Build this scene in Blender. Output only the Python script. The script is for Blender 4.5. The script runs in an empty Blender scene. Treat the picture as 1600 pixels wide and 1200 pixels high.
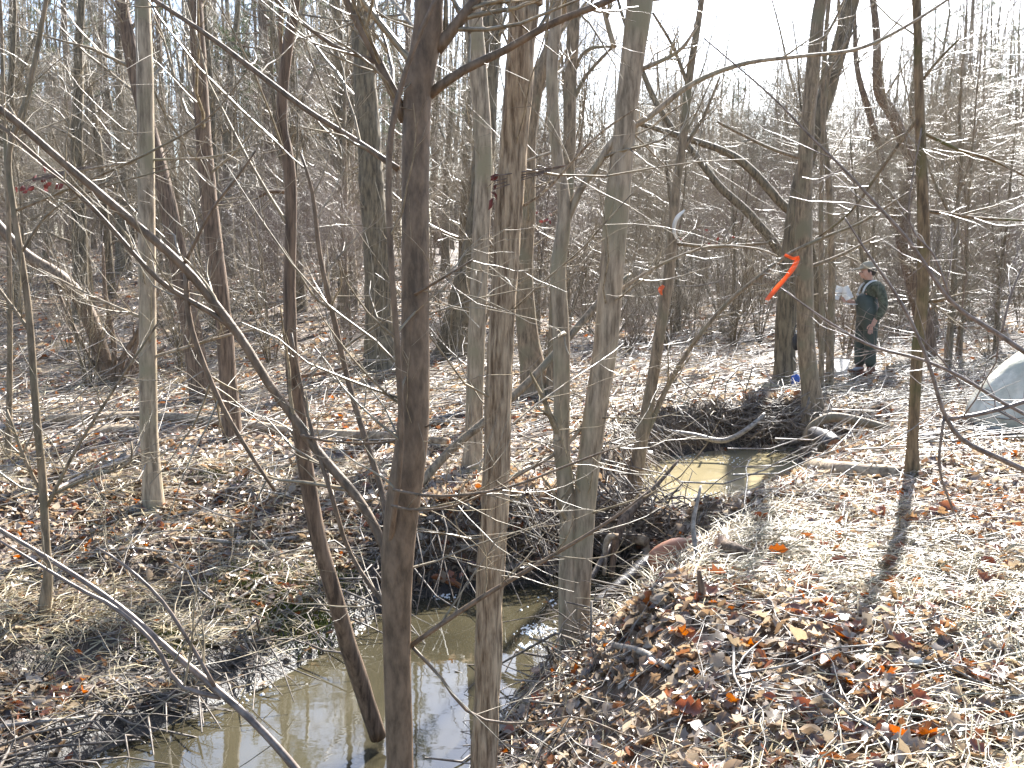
import bpy, bmesh, math
import numpy as np
from mathutils import Vector, Matrix, Euler

S = bpy.context.scene
COL = S.collection
rng = np.random.default_rng(7)

# ------------------------------------------------------------------ camera, sky, sun, exposure
FPX, TH, CZ = 1650.0, math.radians(6.6), 1.65
cam_d = bpy.data.cameras.new('camera'); cam = bpy.data.objects.new('camera', cam_d); COL.objects.link(cam)
cam_d.sensor_width = 36.0; cam_d.lens = 36.0 * FPX / 1600.0
cam_d.clip_start = 0.05; cam_d.clip_end = 2000
cam.location = (0, 0, CZ); cam.rotation_euler = (math.radians(90) - TH, 0, 0)
S.camera = cam

SUN_EL, SUN_AZ = math.radians(38), math.radians(23)        # azimuth clockwise from +Y
world = bpy.data.worlds.new('World'); S.world = world; world.use_nodes = True
wn = world.node_tree.nodes; wl = world.node_tree.links
bg = wn['Background']; bg.inputs['Strength'].default_value = 0.08
sky = wn.new('ShaderNodeTexSky'); sky.sky_type = 'NISHITA'; sky.sun_disc = False
sky.sun_elevation = SUN_EL; sky.sun_rotation = SUN_AZ
sky.air_density = 1.0; sky.dust_density = 1.9; sky.ozone_density = 3.5
wl.new(sky.outputs[0], bg.inputs['Color'])
sun_d = bpy.data.lights.new('sun', 'SUN'); sun_d.energy = 5.0; sun_d.angle = math.radians(0.8); sun_d.color = (1.0, 0.98, 0.945)
sun = bpy.data.objects.new('sun', sun_d); COL.objects.link(sun)
sdir = Vector((math.sin(SUN_AZ) * math.cos(SUN_EL), math.cos(SUN_AZ) * math.cos(SUN_EL), math.sin(SUN_EL)))
sun.rotation_euler = sdir.to_track_quat('Z', 'Y').to_euler()
S.view_settings.view_transform = 'Standard'; S.view_settings.look = 'None'
S.view_settings.exposure = 2.2; S.view_settings.gamma = 1.0
S.view_settings.use_curve_mapping = False
S.cycles.max_bounces = 6; S.cycles.diffuse_bounces = 3; S.cycles.glossy_bounces = 3
S.cycles.transmission_bounces = 4; S.cycles.volume_bounces = 0; S.cycles.transparent_max_bounces = 8
S.cycles.sample_clamp_indirect = 6.0
S.cycles.caustics_reflective = False; S.cycles.caustics_refractive = False

# ------------------------------------------------------------------ pixel -> world (photo pixels, 1600 x 1200)
def ray(px, py):
    u, v = (px - 800) / FPX, (py - 600) / FPX
    return u, math.cos(TH) - v * math.sin(TH), -(math.sin(TH) + v * math.cos(TH))
def P(px, py, Y):
    u, cy, cz = ray(px, py); t = Y / cy
    return np.array((t * u, Y, CZ + t * cz))
def wpx(w, px, py, Y):
    return w * (Y / ray(px, py)[1]) / FPX

# ------------------------------------------------------------------ helpers
def obj(name, me, mat=None, parent=None, loc=None):
    o = bpy.data.objects.new(name, me); COL.objects.link(o)
    if mat is not None and me is not None and not me.materials: me.materials.append(mat)
    if parent is not None: o.parent = parent
    if loc is not None: o.location = loc
    return o
def tag(o, label=None, cat=None, group=None, kind=None):
    if label: o['label'] = label
    if cat: o['category'] = cat
    if group: o['group'] = group
    if kind: o['kind'] = kind
    return o
def thing(name, label, cat, loc, group=None, rz=0.0):
    o = bpy.data.objects.new(name, None); COL.objects.link(o)
    o.empty_display_size = 0.1
    o.location = loc; o.rotation_euler = (0, 0, rz)
    return tag(o, label, cat, group)
def np_mesh(name, V, loops, starts, totals, smooth=True):
    me = bpy.data.meshes.new(name)
    me.vertices.add(len(V)); me.vertices.foreach_set('co', np.asarray(V, np.float32).ravel())
    me.loops.add(len(loops)); me.loops.foreach_set('vertex_index', np.asarray(loops, np.int32))
    me.polygons.add(len(starts))
    me.polygons.foreach_set('loop_start', np.asarray(starts, np.int32))
    me.polygons.foreach_set('loop_total', np.asarray(totals, np.int32))
    me.update(calc_edges=True)
    me.polygons.foreach_set('use_smooth', np.full(len(starts), smooth, dtype=bool))
    return me
def faces_mesh(name, V, F, smooth=True):
    """F: (n,k) array of equal-sized faces"""
    F = np.asarray(F); n, k = F.shape
    return np_mesh(name, V, F.ravel(), np.arange(n) * k, np.full(n, k), smooth)

def nz(a): return a / np.maximum(np.linalg.norm(a, axis=-1, keepdims=True), 1e-9)

class Tubes:
    """collects polylines; builds them all as one mesh of tapered tubes"""
    def __init__(s): s.g = {}
    def add(s, pts, rad, sides=4):
        pts = np.asarray(pts, float); rad = np.asarray(rad, float)
        if pts.ndim == 2: pts, rad = pts[None], rad[None]
        s.g.setdefault((pts.shape[1], sides), []).append((pts, rad)); return s
    def mesh(s, name, off=(0, 0, 0), rough=0.0):
        VV, FF, base = [], [], 0
        tris = []
        for (n, k), L in s.g.items():
            Pt = np.concatenate([a for a, _ in L]) - np.asarray(off); R = np.concatenate([b for _, b in L])
            N = len(Pt)
            T = np.empty_like(Pt); T[:, 1:-1] = Pt[:, 2:] - Pt[:, :-2]; T[:, 0] = Pt[:, 1] - Pt[:, 0]; T[:, -1] = Pt[:, -1] - Pt[:, -2]
            T = nz(T)
            d = nz(Pt[:, -1] - Pt[:, 0])
            ref = np.where(np.abs(d[:, 2:3]) > 0.75, np.array([[1.0, 0.13, 0]]), np.array([[0.0, 0.1, 1]]))
            A = nz(np.cross(T, ref[:, None, :])); B = np.cross(T, A)
            an = np.arange(k) * 2 * math.pi / k
            rr = R[:, :, None] * np.ones(k)
            if rough: rr = rr * (1 + rough * rng.standard_normal(rr.shape))
            ring = Pt[:, :, None, :] + rr[..., None] * (np.cos(an)[:, None] * A[:, :, None, :] + np.sin(an)[:, None] * B[:, :, None, :])
            VV.append(ring.reshape(-1, 3))
            idx = base + np.arange(N * n * k).reshape(N, n, k)
            a = idx[:, :-1, :]; b = idx[:, 1:, :]
            q = np.stack([a, np.roll(a, -1, 2), np.roll(b, -1, 2), b], -1).reshape(-1, 4)
            FF.append(q)
            base += N * n * k
            if k > 4:     # end caps
                c0 = Pt[:, 0]; c1 = Pt[:, -1]
                VV.append(np.concatenate([c0, c1]))
                i0 = base + np.arange(N); i1 = base + N + np.arange(N); base += 2 * N
                r0 = idx[:, 0, :]; r1 = idx[:, -1, :]
                t0 = np.stack([np.repeat(i0, k), np.roll(r0, -1, 1).ravel(), r0.ravel()], -1)
                t1 = np.stack([np.repeat(i1, k), r1.ravel(), np.roll(r1, -1, 1).ravel()], -1)
                tris += [t0, t1]
        V = np.concatenate(VV); Q = np.concatenate(FF)
        loops = Q.ravel(); st = np.arange(len(Q)) * 4; tt = np.full(len(Q), 4)
        if tris:
            Tr = np.concatenate(tris); st = np.concatenate([st, len(loops) + np.arange(len(Tr)) * 3]); tt = np.concatenate([tt, np.full(len(Tr), 3)])
            loops = np.concatenate([loops, Tr.ravel()])
        return np_mesh(name, V, loops, st, tt)

def resample(pts, n, rad=None):
    """Catmull-Rom through pts, n even samples"""
    p = np.asarray(pts, float)
    if len(p) == 2: c = np.linspace(0, 1, 40)[:, None] * (p[1] - p[0]) + p[0]; r = None if rad is None else np.linspace(rad[0], rad[1], 40)
    else:
        q = np.vstack([2 * p[0] - p[1], p, 2 * p[-1] - p[-2]]); out = []; rr = []
        for i in range(len(p) - 1):
            p0, p1, p2, p3 = q[i:i + 4]
            t = np.linspace(0, 1, 14, endpoint=False)[:, None]
            out.append(0.5 * (2 * p1 + (p2 - p0) * t + (2 * p0 - 5 * p1 + 4 * p2 - p3) * t ** 2 + (3 * p1 - p0 - 3 * p2 + p3) * t ** 3))
            if rad is not None: rr.append(rad[i] + (rad[i + 1] - rad[i]) * t[:, 0])
        out.append(p[-1:]); c = np.vstack(out)
        r = None if rad is None else np.concatenate(rr + [np.array([rad[-1]])])
    s = np.concatenate([[0], np.cumsum(np.linalg.norm(np.diff(c, axis=0), axis=1))])
    u = np.linspace(0, s[-1], n)
    o = np.stack([np.interp(u, s, c[:, j]) for j in range(3)], -1)
    return (o, s[-1]) if rad is None else (o, np.interp(u, s, r), s[-1])

def sprout(Pt, R, k, t0, t1, L, ang, up=0.1, n=5, rr=0.5, wig=0.12, tip=0.3, rmin=0.0012, taperL=0.45, rg=None):
    """k side shoots on each polyline of Pt (N,m,3)"""
    rg = rg or rng
    N, m, _ = Pt.shape; M = N * k
    ii = np.repeat(np.arange(N), k); t = rg.uniform(t0, t1, M)
    s = t * (m - 1.001); i = s.astype(int); f = (s - i)[:, None]
    p0 = Pt[ii, i] * (1 - f) + Pt[ii, i + 1] * f
    tan = nz(Pt[ii, i + 1] - Pt[ii, i])
    r0 = np.maximum((R[ii, i] * (1 - f[:, 0]) + R[ii, i + 1] * f[:, 0]) * rr * rg.uniform(0.7, 1.1, M), rmin)
    perp = nz(np.cross(tan, rg.standard_normal((M, 3))))
    a = np.radians(rg.uniform(ang[0], ang[1], M))[:, None]
    d = np.cos(a) * tan + np.sin(a) * perp
    ln = rg.uniform(L[0], L[1], M) * (1 - taperL * t)
    pts = np.empty((M, n, 3)); pts[:, 0] = p0
    st = (ln / (n - 1))[:, None]
    for j in range(1, n):
        d = nz(d + wig * rg.standard_normal((M, 3)) + np.array([0, 0, up / (n - 1)]))
        pts[:, j] = pts[:, j - 1] + d * st
    return pts, r0[:, None] * np.linspace(1, tip, n)[None, :]

# lattice value noise, 2D
_tab = np.random.default_rng(3).random((256, 256))
def vnoise(x, y):
    xi = np.floor(x).astype(int); yi = np.floor(y).astype(int); fx = x - xi; fy = y - yi
    fx = fx * fx * (3 - 2 * fx); fy = fy * fy * (3 - 2 * fy)
    g = lambda a, b: _tab[a & 255, b & 255]
    return (g(xi, yi) * (1 - fx) + g(xi + 1, yi) * fx) * (1 - fy) + (g(xi, yi + 1) * (1 - fx) + g(xi + 1, yi + 1) * fx) * fy - 0.5
def sstep(a, b, x):
    t = np.clip((x - a) / (b - a), 0, 1); return t * t * (3 - 2 * t)

# ------------------------------------------------------------------ materials
def mat_new(name):
    m = bpy.data.materials.new(name); m.use_nodes = True
    nt = m.node_tree; return m, nt, nt.nodes, nt.links, nt.nodes['Principled BSDF']
def ramp(N, stops, interp='LINEAR'):
    r = N.new('ShaderNodeValToRGB'); e = r.color_ramp.elements; r.color_ramp.interpolation = interp
    while len(e) < len(stops): e.new(0.5)
    for k, (p, c) in enumerate(stops): e[k].position = p; e[k].color = (*c, 1)
    return r
def bark(name, dark, light, sx=30, sz=4, rough=0.7, bump=0.6, spec=0.35, extra=None, dist=0.01):
    m, nt, N, L, b = mat_new(name)
    tc = N.new('ShaderNodeTexCoord'); mp = N.new('ShaderNodeMapping'); mp.inputs['Scale'].default_value = (sx, sx, sz)
    L.new(tc.outputs['Object'], mp.inputs[0])
    n1 = N.new('ShaderNodeTexNoise'); n1.inputs['Scale'].default_value = 1; n1.inputs['Detail'].default_value = 5; n1.inputs['Roughness'].default_value = 0.65
    L.new(mp.outputs[0], n1.inputs['Vector'])
    n2 = N.new('ShaderNodeTexNoise'); n2.inputs['Scale'].default_value = 3.5; n2.inputs['Detail'].default_value = 3
    L.new(tc.outputs['Object'], n2.inputs['Vector'])
    r = ramp(N, [(0.36, dark), (0.62, light)]); L.new(n1.outputs[0], r.inputs[0])
    last = r.outputs[0]
    if extra:
        r2 = ramp(N, [(0.5, (0, 0, 0)), (0.66, (1, 1, 1))]); L.new(n2.outputs[0], r2.inputs[0])
        mx = N.new('ShaderNodeMix'); mx.data_type = 'RGBA'
        L.new(r2.outputs[0], mx.inputs[0]); L.new(last, mx.inputs[6]); mx.inputs[7].default_value = (*extra, 1); last = mx.outputs[2]
    L.new(last, b.inputs['Base Color'])
    b.inputs['Roughness'].default_value = rough; b.inputs['Specular IOR Level'].default_value = spec
    bp = N.new('ShaderNodeBump'); bp.inputs['Strength'].default_value = bump; bp.inputs['Distance'].default_value = dist
    L.new(n1.outputs[0], bp.inputs['Height']); L.new(bp.outputs[0], b.inputs['Normal'])
    return m
M = {}
M['dark'] = bark('dark_bark', (.10, .066, .038), (.23, .155, .094), 40, 14, .6, .5, .4)
M['grey'] = bark('grey_bark', (.11, .08, .048), (.32, .235, .145), 34, 7, .7, .55, .35, (.19, .16, .095))
M['pale'] = bark('pale_bark', (.17, .125, .078), (.47, .365, .245), 30, 5, .65, .45, .35, (.28, .235, .14))
M['brown'] = bark('brown_bark', (.07, .046, .03), (.25, .17, .11), 45, 5, .75, .8, .3)
M['shaggy'] = bark('shaggy_bark', (.15, .098, .055), (.56, .425, .275), 70, 8, .75, 1.0, .3, None, .02)
M['moss'] = bark('mossy_bark', (.085, .056, .03), (.28, .19, .10), 35, 6, .75, .6, .3, (.10, .095, .03))
M['far'] = bark('far_bark', (.062, .047, .028), (.235, .182, .108), 25, 4, .7, .5, .35)
M['twig'] = bark('twig_bark', (.12, .092, .055), (.38, .305, .195), 20, 20, .42, .2, .5)
M['redtwig'] = bark('red_twig_bark', (.10, .07, .052), (.26, .195, .15), 20, 20, .42, .2, .5)
M['stick'] = bark('dead_stick', (.14, .115, .09), (.38, .33, .27), 30, 30, .5, .4, .45)
M['rot'] = bark('rotten_log', (.16, .11, .07), (.46, .36, .24), 18, 18, .8, .7, .3)
M['wet'] = bark('wet_log', (.02, .016, .013), (.07, .055, .042), 20, 20, .4, .6, .5)
M['root'] = bark('root_bark', (.06, .045, .035), (.22, .175, .13), 25, 25, .6, .4, .4)
M['ochre'] = bark('peeled_wood', (.18, .07, .03), (.36, .16, .06), 40, 8, .6, .4, .3)

def leaf_mat(name, rnd, rust=False):
    m, nt, N, L, b = mat_new(name)
    if rnd == 'island': src = N.new('ShaderNodeNewGeometry').outputs['Random Per Island']
    else: src = N.new('ShaderNodeObjectInfo').outputs['Random']
    r = ramp(N, [(0.0, (.22, .15, .095)), (.15, (.36, .29, .21)), (.30, (.12, .075, .05)), (.44, (.29, .21, .14)), (.58, (.43, .36, .28)),
                 (.74, (.17, .085, .05)), (.81, (.38, .30, .225)), (.94, (.25, .09, .035)), (.98, (.31, .095, .03))], 'CONSTANT')
    if rust:
        for e_, c_ in zip(r.color_ramp.elements, ((.20, .085, .045), (.36, .28, .19), (.15, .065, .04), (.26, .085, .035), (.40, .32, .23), (.17, .075, .045), (.30, .19, .11), (.27, .085, .035), (.23, .11, .06))): e_.color = (*c_, 1)
    L.new(src, r.inputs[0])
    tc = N.new('ShaderNodeTexCoord'); n1 = N.new('ShaderNodeTexNoise'); n1.inputs['Scale'].default_value = 30; n1.inputs['Detail'].default_value = 4
    L.new(tc.outputs['Object'], n1.inputs['Vector'])
    mr = N.new('ShaderNodeMapRange'); mr.inputs[3].default_value = .6; mr.inputs[4].default_value = 1.35; L.new(n1.outputs[0], mr.inputs[0])
    mu = N.new('ShaderNodeVectorMath'); mu.operation = 'SCALE'; L.new(r.outputs[0], mu.inputs[0]); L.new(mr.outputs[0], mu.inputs['Scale'])
    L.new(mu.outputs[0], b.inputs['Base Color'])
    b.inputs['Roughness'].default_value = .34; b.inputs['Specular IOR Level'].default_value = 1.0
    bp = N.new('ShaderNodeBump'); bp.inputs['Strength'].default_value = .25; bp.inputs['Distance'].default_value = .004
    L.new(n1.outputs[0], bp.inputs['Height']); L.new(bp.outputs[0], b.inputs['Normal'])
    tr = N.new('ShaderNodeBsdfTranslucent'); hs = N.new('ShaderNodeHueSaturation'); hs.inputs['Saturation'].default_value = 1.2; hs.inputs['Value'].default_value = 1.2
    L.new(mu.outputs[0], hs.inputs['Color']); L.new(hs.outputs[0], tr.inputs['Color'])
    mx = N.new('ShaderNodeMixShader'); mx.inputs[0].default_value = .4
    L.new(b.outputs[0], mx.inputs[1]); L.new(tr.outputs[0], mx.inputs[2]); L.new(mx.outputs[0], N['Material Output'].inputs[0])
    return m
M['leaf'] = leaf_mat('dry_leaf_litter', 'island'); M['leaf1'] = leaf_mat('dry_leaf', 'object', True)

def straw_mat():
    m, nt, N, L, b = mat_new('dry_straw')
    g = N.new('ShaderNodeNewGeometry')
    r = ramp(N, [(0, (.20, .145, .07)), (.4, (.36, .28, .15)), (.75, (.43, .36, .22)), (1, (.22, .18, .085))]); L.new(g.outputs['Random Per Island'], r.inputs[0])
    L.new(r.outputs[0], b.inputs['Base Color']); b.inputs['Roughness'].default_value = .5
    return m
M['straw'] = straw_mat()
def soil_mat():
    m, nt, N, L, b = mat_new('woodland_soil')
    tc = N.new('ShaderNodeTexCoord')
    n1 = N.new('ShaderNodeTexNoise'); n1.inputs['Scale'].default_value = 2.2; n1.inputs['Detail'].default_value = 8; n1.inputs['Roughness'].default_value = .7
    n2 = N.new('ShaderNodeTexVoronoi'); n2.inputs['Scale'].default_value = 17; n2.inputs['Randomness'].default_value = 1
    n3 = N.new('ShaderNodeTexNoise'); n3.inputs['Scale'].default_value = 40; n3.inputs['Detail'].default_value = 4
    for n in (n1, n2, n3): L.new(tc.outputs['Object'], n.inputs['Vector'])
    r = ramp(N, [(.3, (.05, .036, .025)), (.5, (.12, .085, .055)), (.7, (.20, .15, .10))]); L.new(n1.outputs[0], r.inputs[0])
    r2 = ramp(N, [(0, (.6, .5, .45)), (.5, (1, 1, 1)), (1, (1.0, .85, .7))]); L.new(n2.outputs['Color'], r2.inputs[0])
    mx = N.new('ShaderNodeMix'); mx.data_type = 'RGBA'; mx.blend_type = 'MULTIPLY'; mx.inputs[0].default_value = 1
    L.new(r.outputs[0], mx.inputs[6]); L.new(r2.outputs[0], mx.inputs[7]); gp = N.new('ShaderNodeNewGeometry'); sx = N.new('ShaderNodeSeparateXYZ'); L.new(gp.outputs['Position'], sx.inputs[0])
    wet = N.new('ShaderNodeMapRange'); wet.inputs[1].default_value = -.52; wet.inputs[2].default_value = -.34; L.new(sx.outputs['Z'], wet.inputs[0])   # wet mud just above the water
    m2 = N.new('ShaderNodeMix'); m2.data_type = 'RGBA'; L.new(wet.outputs[0], m2.inputs[0]); m2.inputs[6].default_value = (.035, .03, .024, 1); L.new(mx.outputs[2], m2.inputs[7]); L.new(m2.outputs[2], b.inputs['Base Color'])
    rw = N.new('ShaderNodeMapRange'); rw.inputs[3].default_value = .48; rw.inputs[4].default_value = .75; L.new(wet.outputs[0], rw.inputs[0]); L.new(rw.outputs[0], b.inputs['Roughness'])
    b.inputs['Specular IOR Level'].default_value = .4
    bp = N.new('ShaderNodeBump'); bp.inputs['Strength'].default_value = .9; bp.inputs['Distance'].default_value = .03
    L.new(n3.outputs[0], bp.inputs['Height']); L.new(bp.outputs[0], b.inputs['Normal'])
    return m
M['soil'] = soil_mat()
def water_mat(name, lo, hi):
    m, nt, N, L, b = mat_new(name)
    tc = N.new('ShaderNodeTexCoord'); n1 = N.new('ShaderNodeTexNoise'); n1.inputs['Scale'].default_value = 1.2; n1.inputs['Detail'].default_value = 3
    L.new(tc.outputs['Object'], n1.inputs['Vector'])
    r = ramp(N, [(.35, lo), (.65, hi)]); L.new(n1.outputs[0], r.inputs[0]); L.new(r.outputs[0], b.inputs['Base Color'])
    b.inputs['Roughness'].default_value = .02; b.inputs['IOR'].default_value = 1.5; b.inputs['Specular IOR Level'].default_value = 1.0
    n2 = N.new('ShaderNodeTexNoise'); n2.inputs['Scale'].default_value = 5; n2.inputs['Detail'].default_value = 3
    mp = N.new('ShaderNodeMapping'); mp.inputs['Scale'].default_value = (1, 2.2, 1); L.new(tc.outputs['Object'], mp.inputs[0]); L.new(mp.outputs[0], n2.inputs['Vector'])
    bp = N.new('ShaderNodeBump'); bp.inputs['Strength'].default_value = .07; bp.inputs['Distance'].default_value = .006
    L.new(n2.outputs[0], bp.inputs['Height']); L.new(bp.outputs[0], b.inputs['Normal'])
    return m
M['water'] = water_mat('muddy_water', (.036, .031, .018), (.062, .053, .031)); M['sunlit'] = water_mat('sunlit_muddy_water', (.29, .24, .135), (.37, .31, .185))  # one muddy water: near copy darkened for reflections, upper copy coloured as sunlit
def plain(name, c, rough=.6, spec=.4, var=.25, scale=12, bump=0.2, trans=0):
    m, nt, N, L, b = mat_new(name)
    tc = N.new('ShaderNodeTexCoord'); n1 = N.new('ShaderNodeTexNoise'); n1.inputs['Scale'].default_value = scale; n1.inputs['Detail'].default_value = 4
    L.new(tc.outputs['Object'], n1.inputs['Vector'])
    r = ramp(N, [(.3, tuple(x * (1 - var) for x in c)), (.7, tuple(min(1, x * (1 + var)) for x in c))]); L.new(n1.outputs[0], r.inputs[0]); L.new(r.outputs[0], b.inputs['Base Color'])
    b.inputs['Roughness'].default_value = rough; b.inputs['Specular IOR Level'].default_value = spec
    bp = N.new('ShaderNodeBump'); bp.inputs['Strength'].default_value = bump; bp.inputs['Distance'].default_value = .01
    L.new(n1.outputs[0], bp.inputs['Height']); L.new(bp.outputs[0], b.inputs['Normal'])
    if trans:
        tr = N.new('ShaderNodeBsdfTranslucent'); tr.inputs['Color'].default_value = (*c, 1); mx = N.new('ShaderNodeMixShader'); mx.inputs[0].default_value = trans
        L.new(b.outputs[0], mx.inputs[1]); L.new(tr.outputs[0], mx.inputs[2]); L.new(mx.outputs[0], N['Material Output'].inputs[0])
    return m
M['foam_sparkle'] = plain('foam_sparkle', (.75, .77, .75), .3, .6, .1)
M['needle'] = plain('pine_needles', (.075, .10, .04), .5, .4, .35, 3, 0, .3)
M['moss_tuft'] = plain('moss', (.13, .145, .03), .8, .2, .4, 20)

# ------------------------------------------------------------------ ground
W1 = np.array([(-7, 1.7), (-4, 2.7), (-2.6, 3.6), (-1.99, 4.2), (-1.96, 4.6), (-1.58, 5.08), (-1.31, 5.48), (-1.01, 6.16), (-.84, 6.75), (-.65, 6.95), (-.35, 7.09), (.18, 7.31),
               (.45, 7.72), (.8, 7.95), (1.08, 7.85), (.98, 7.45), (.80, 7.15), (.62, 6.82), (.31, 6.16), (.02, 5.39), (-.06, 5.0), (-.09, 4.54), (-.16, 4.1), (-.5, 3.85), (-1.2, 3.45), (-2.0, 2.8), (-3.5, 1.7), (-7, .5)])
W2 = np.array([(1.2, 8.95), (1.12, 9.31), (1.2, 9.9), (1.33, 10.78), (1.7, 11.5), (2.34, 11.95), (3.25, 12.25), (3.35, 11.9), (3.05, 11.2), (2.91, 10.62), (2.31, 9.85), (1.93, 9.19), (1.59, 8.83)])
ZW1, ZW2 = -.62, -.50
def sdist(poly, x, y):
    d2 = np.full(x.shape, 1e9); ins = np.zeros(x.shape, bool)
    for i in range(len(poly)):
        a = poly[i]; b = poly[(i + 1) % len(poly)]; e = b - a
        wx, wy = x - a[0], y - a[1]; t = np.clip((wx * e[0] + wy * e[1]) / (e @ e), 0, 1)
        d2 = np.minimum(d2, (wx - e[0] * t) ** 2 + (wy - e[1] * t) ** 2)
        c = (a[1] > y) != (b[1] > y)
        if abs(e[1]) > 1e-9: ins ^= c & (x < e[0] * (y - a[1]) / e[1] + a[0])
    d = np.sqrt(d2); return np.where(ins, -d, d)
def gauss(x, y, cx, cy, r, h): return h * np.exp(-((x - cx) ** 2 + (y - cy) ** 2) / (r * r))
def H(x, y, fine=True):
    x = np.asarray(x, float); y = np.asarray(y, float)
    hb = .10 * vnoise(x * .35 + 3, y * .35) + .07 * vnoise(x * 1.1, y * 1.1 + 9)
    left = sstep(1.5, -4, x)
    hb += left * np.minimum(.066 * np.maximum(0, y - 14), 3.0)
    hb += (1 - left) * np.minimum(.035 * np.maximum(0, y - 38), 3)
    hb += sstep(5, 9, x) * np.minimum(.03 * np.maximum(0, y - 17), 1)
    hb += -.30 * sstep(-.4, -1.5, x) * sstep(8.6, 5.6, y) * sstep(1, 3, y)          # lower near part of the far bank
    hb += -.25 * np.exp(-(((x + .4) / 1.0) ** 2 + ((y - 3.4) / .6) ** 2))      # near bank dips toward the water
    hb += gauss(x, y, 1.1, 8.4, .8, -.34) + gauss(x, y, .60, 5.0, .33, .08) + gauss(x, y, 2.9, 10.0, .5, .10) + gauss(x, y, 3.3, 8.3, .45, .06)
    hb += gauss(x, y, -.4, 8.0, .9, -.10) + gauss(x, y, 3.0, 12.9, .9, -.04) + gauss(x, y, 2.1, 8.75, .3, .10)
    nl = sstep(-.5, -1.2, x) * sstep(9, 7.5, y)
    hb = hb + nl * (.10 * vnoise(x * 2.1 + 7, y * 2.1) + .11 * vnoise(x * 4.6, y * 4.6 + 3))
    if fine: hb = hb + .045 * vnoise(x * 3.1, y * 3.1) + .02 * vnoise(x * 8.3, y * 8.3)
    s1 = sdist(W1, x, y); s2 = sdist(W2, x, y)
    wob = .10 * vnoise(x * 2.3 + 40, y * 2.3)
    right1 = sstep(-.3, .3, x - (-.35 + .28 * (y - 4.2))) * sstep(7.7, 7.1, y)
    bw1 = .32 + .65 * right1 + wob + 1.0 * sstep(-.65, -1.2, x) + .3 * sstep(-1.4, -2.2, x) * sstep(6.5, 5, y)
    bw2 = .24 + .9 * sstep(.2, -.8, (y - 10.6) - (x - 2.2) * .8) + wob
    def pool(s, bw, zw, gentle):
        t = np.clip(s / np.maximum(bw, .1), 0, 1); up = np.sqrt(t) * (.45 - .38 * gentle) + t * t * (3 - 2 * t) * (.55 + .38 * gentle)
        return np.where(s <= 0, zw - .03 - .28 * sstep(0, .5, -s), (zw - .03) + (hb - zw + .03) * up)
    return np.minimum(np.minimum(pool(s1, bw1, ZW1, right1 - .9 * (1 - right1) * sstep(-.5, -1.0, x)), pool(s2, bw2, ZW2, sstep(.2, -.8, (y - 10.6) - (x - 2.2) * .8))), hb)
def h1(x, y): return float(H(np.array([x]), np.array([y]))[0])
def ground_hit(px, py, y0=3.0, y1=60):
    Y = np.exp(np.linspace(math.log(y0), math.log(y1), 900)); u, cy, cz = ray(px, py); t = Y / cy
    z = CZ + t * cz; h = H(t * u, Y); k = np.argmax(z <= h); return float(Y[k]) if (z <= h).any() else y1

def axis(lo, a, b, hi, st, gr=1.13):
    c = list(np.arange(a, b, st)); d = st; v = b
    while v < hi: c.append(v); d *= gr; v += d
    d = st; v = a - st; pre = []
    while v > lo: pre.append(v); d *= gr; v -= d
    return np.array(pre[::-1] + c)
xs = axis(-260, -6, 6.5, 260, .055); ys = axis(-40, 2.2, 15, 420, .055)
gx, gy = np.meshgrid(xs, ys); gz = H(gx.ravel(), gy.ravel())
V = np.stack([gx.ravel(), gy.ravel(), gz], -1); nx, ny = len(xs), len(ys)
ii = np.arange(nx * ny).reshape(ny, nx)
F = np.stack([ii[:-1, :-1], ii[:-1, 1:], ii[1:, 1:], ii[1:, :-1]], -1).reshape(-1, 4)
ground = tag(obj('ground', faces_mesh('ground', V, F), M['soil']), 'brown woodland floor on both banks of the stream', None, None, 'structure')
def water(name, poly, z, label, mat='water'):
    x0, y0 = poly.min(0) - .15; x1, y1 = poly.max(0) + .15
    me = faces_mesh(name, [(x0, y0, z), (x1, y0, z), (x1, y1, z), (x0, y1, z)], [(0, 1, 2, 3)])
    return tag(obj(name, me, M[mat]), label, None, None, 'structure')
water('stream_water', W1, ZW1, 'muddy stream water reflecting sky and trunks')
water('stream_water', W2, ZW2, 'muddy tan pool above the debris dam', 'sunlit')

# ------------------------------------------------------------------ leaf shapes (unit length along +x, base at 0)
def leaf_shape(rg, st=7, lobed=True):
    x = np.linspace(0, 1, st); w = .30 * np.sin(np.pi * np.clip(x, .02, .98)) ** .7
    if lobed: w = w * np.where(np.arange(st) % 2 == 1, 1.25, .62)
    w[0] = .015; w[-1] = .02
    asy = rg.uniform(.85, 1.15, st)
    bend = rg.uniform(-.9, .9); fold = rg.uniform(-.1, .9); tw = rg.uniform(-.7, .7)
    z = bend * (x - .5) ** 2; P3 = []
    for i in range(st):
        for s in (-1, 0, 1):
            ww = s * w[i] * (asy[i] if s > 0 else 1); zz = z[i] + abs(ww) * fold + rg.normal(0, .012)
            c, n = math.cos(tw * (x[i] - .5)), math.sin(tw * (x[i] - .5))
            P3.append((x[i] - .5, ww * c - zz * n * .5, ww * n + zz * c))
    F = []
    for i in range(st - 1):
        for s in (0, 1):
            a = i * 3 + s; F.append((a, a + 3, a + 4, a + 1))
    return np.array(P3), np.array(F)
lr = np.random.default_rng(11)
LEAF_HI = [leaf_shape(lr, 8, True) for _ in range(10)] + [leaf_shape(lr, 6, False) for _ in range(4)]
LEAF_MD = [leaf_shape(lr, 4, False) for _ in range(8)]
LEAF_LO = [leaf_shape(lr, 3, False) for _ in range(6)]
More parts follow.
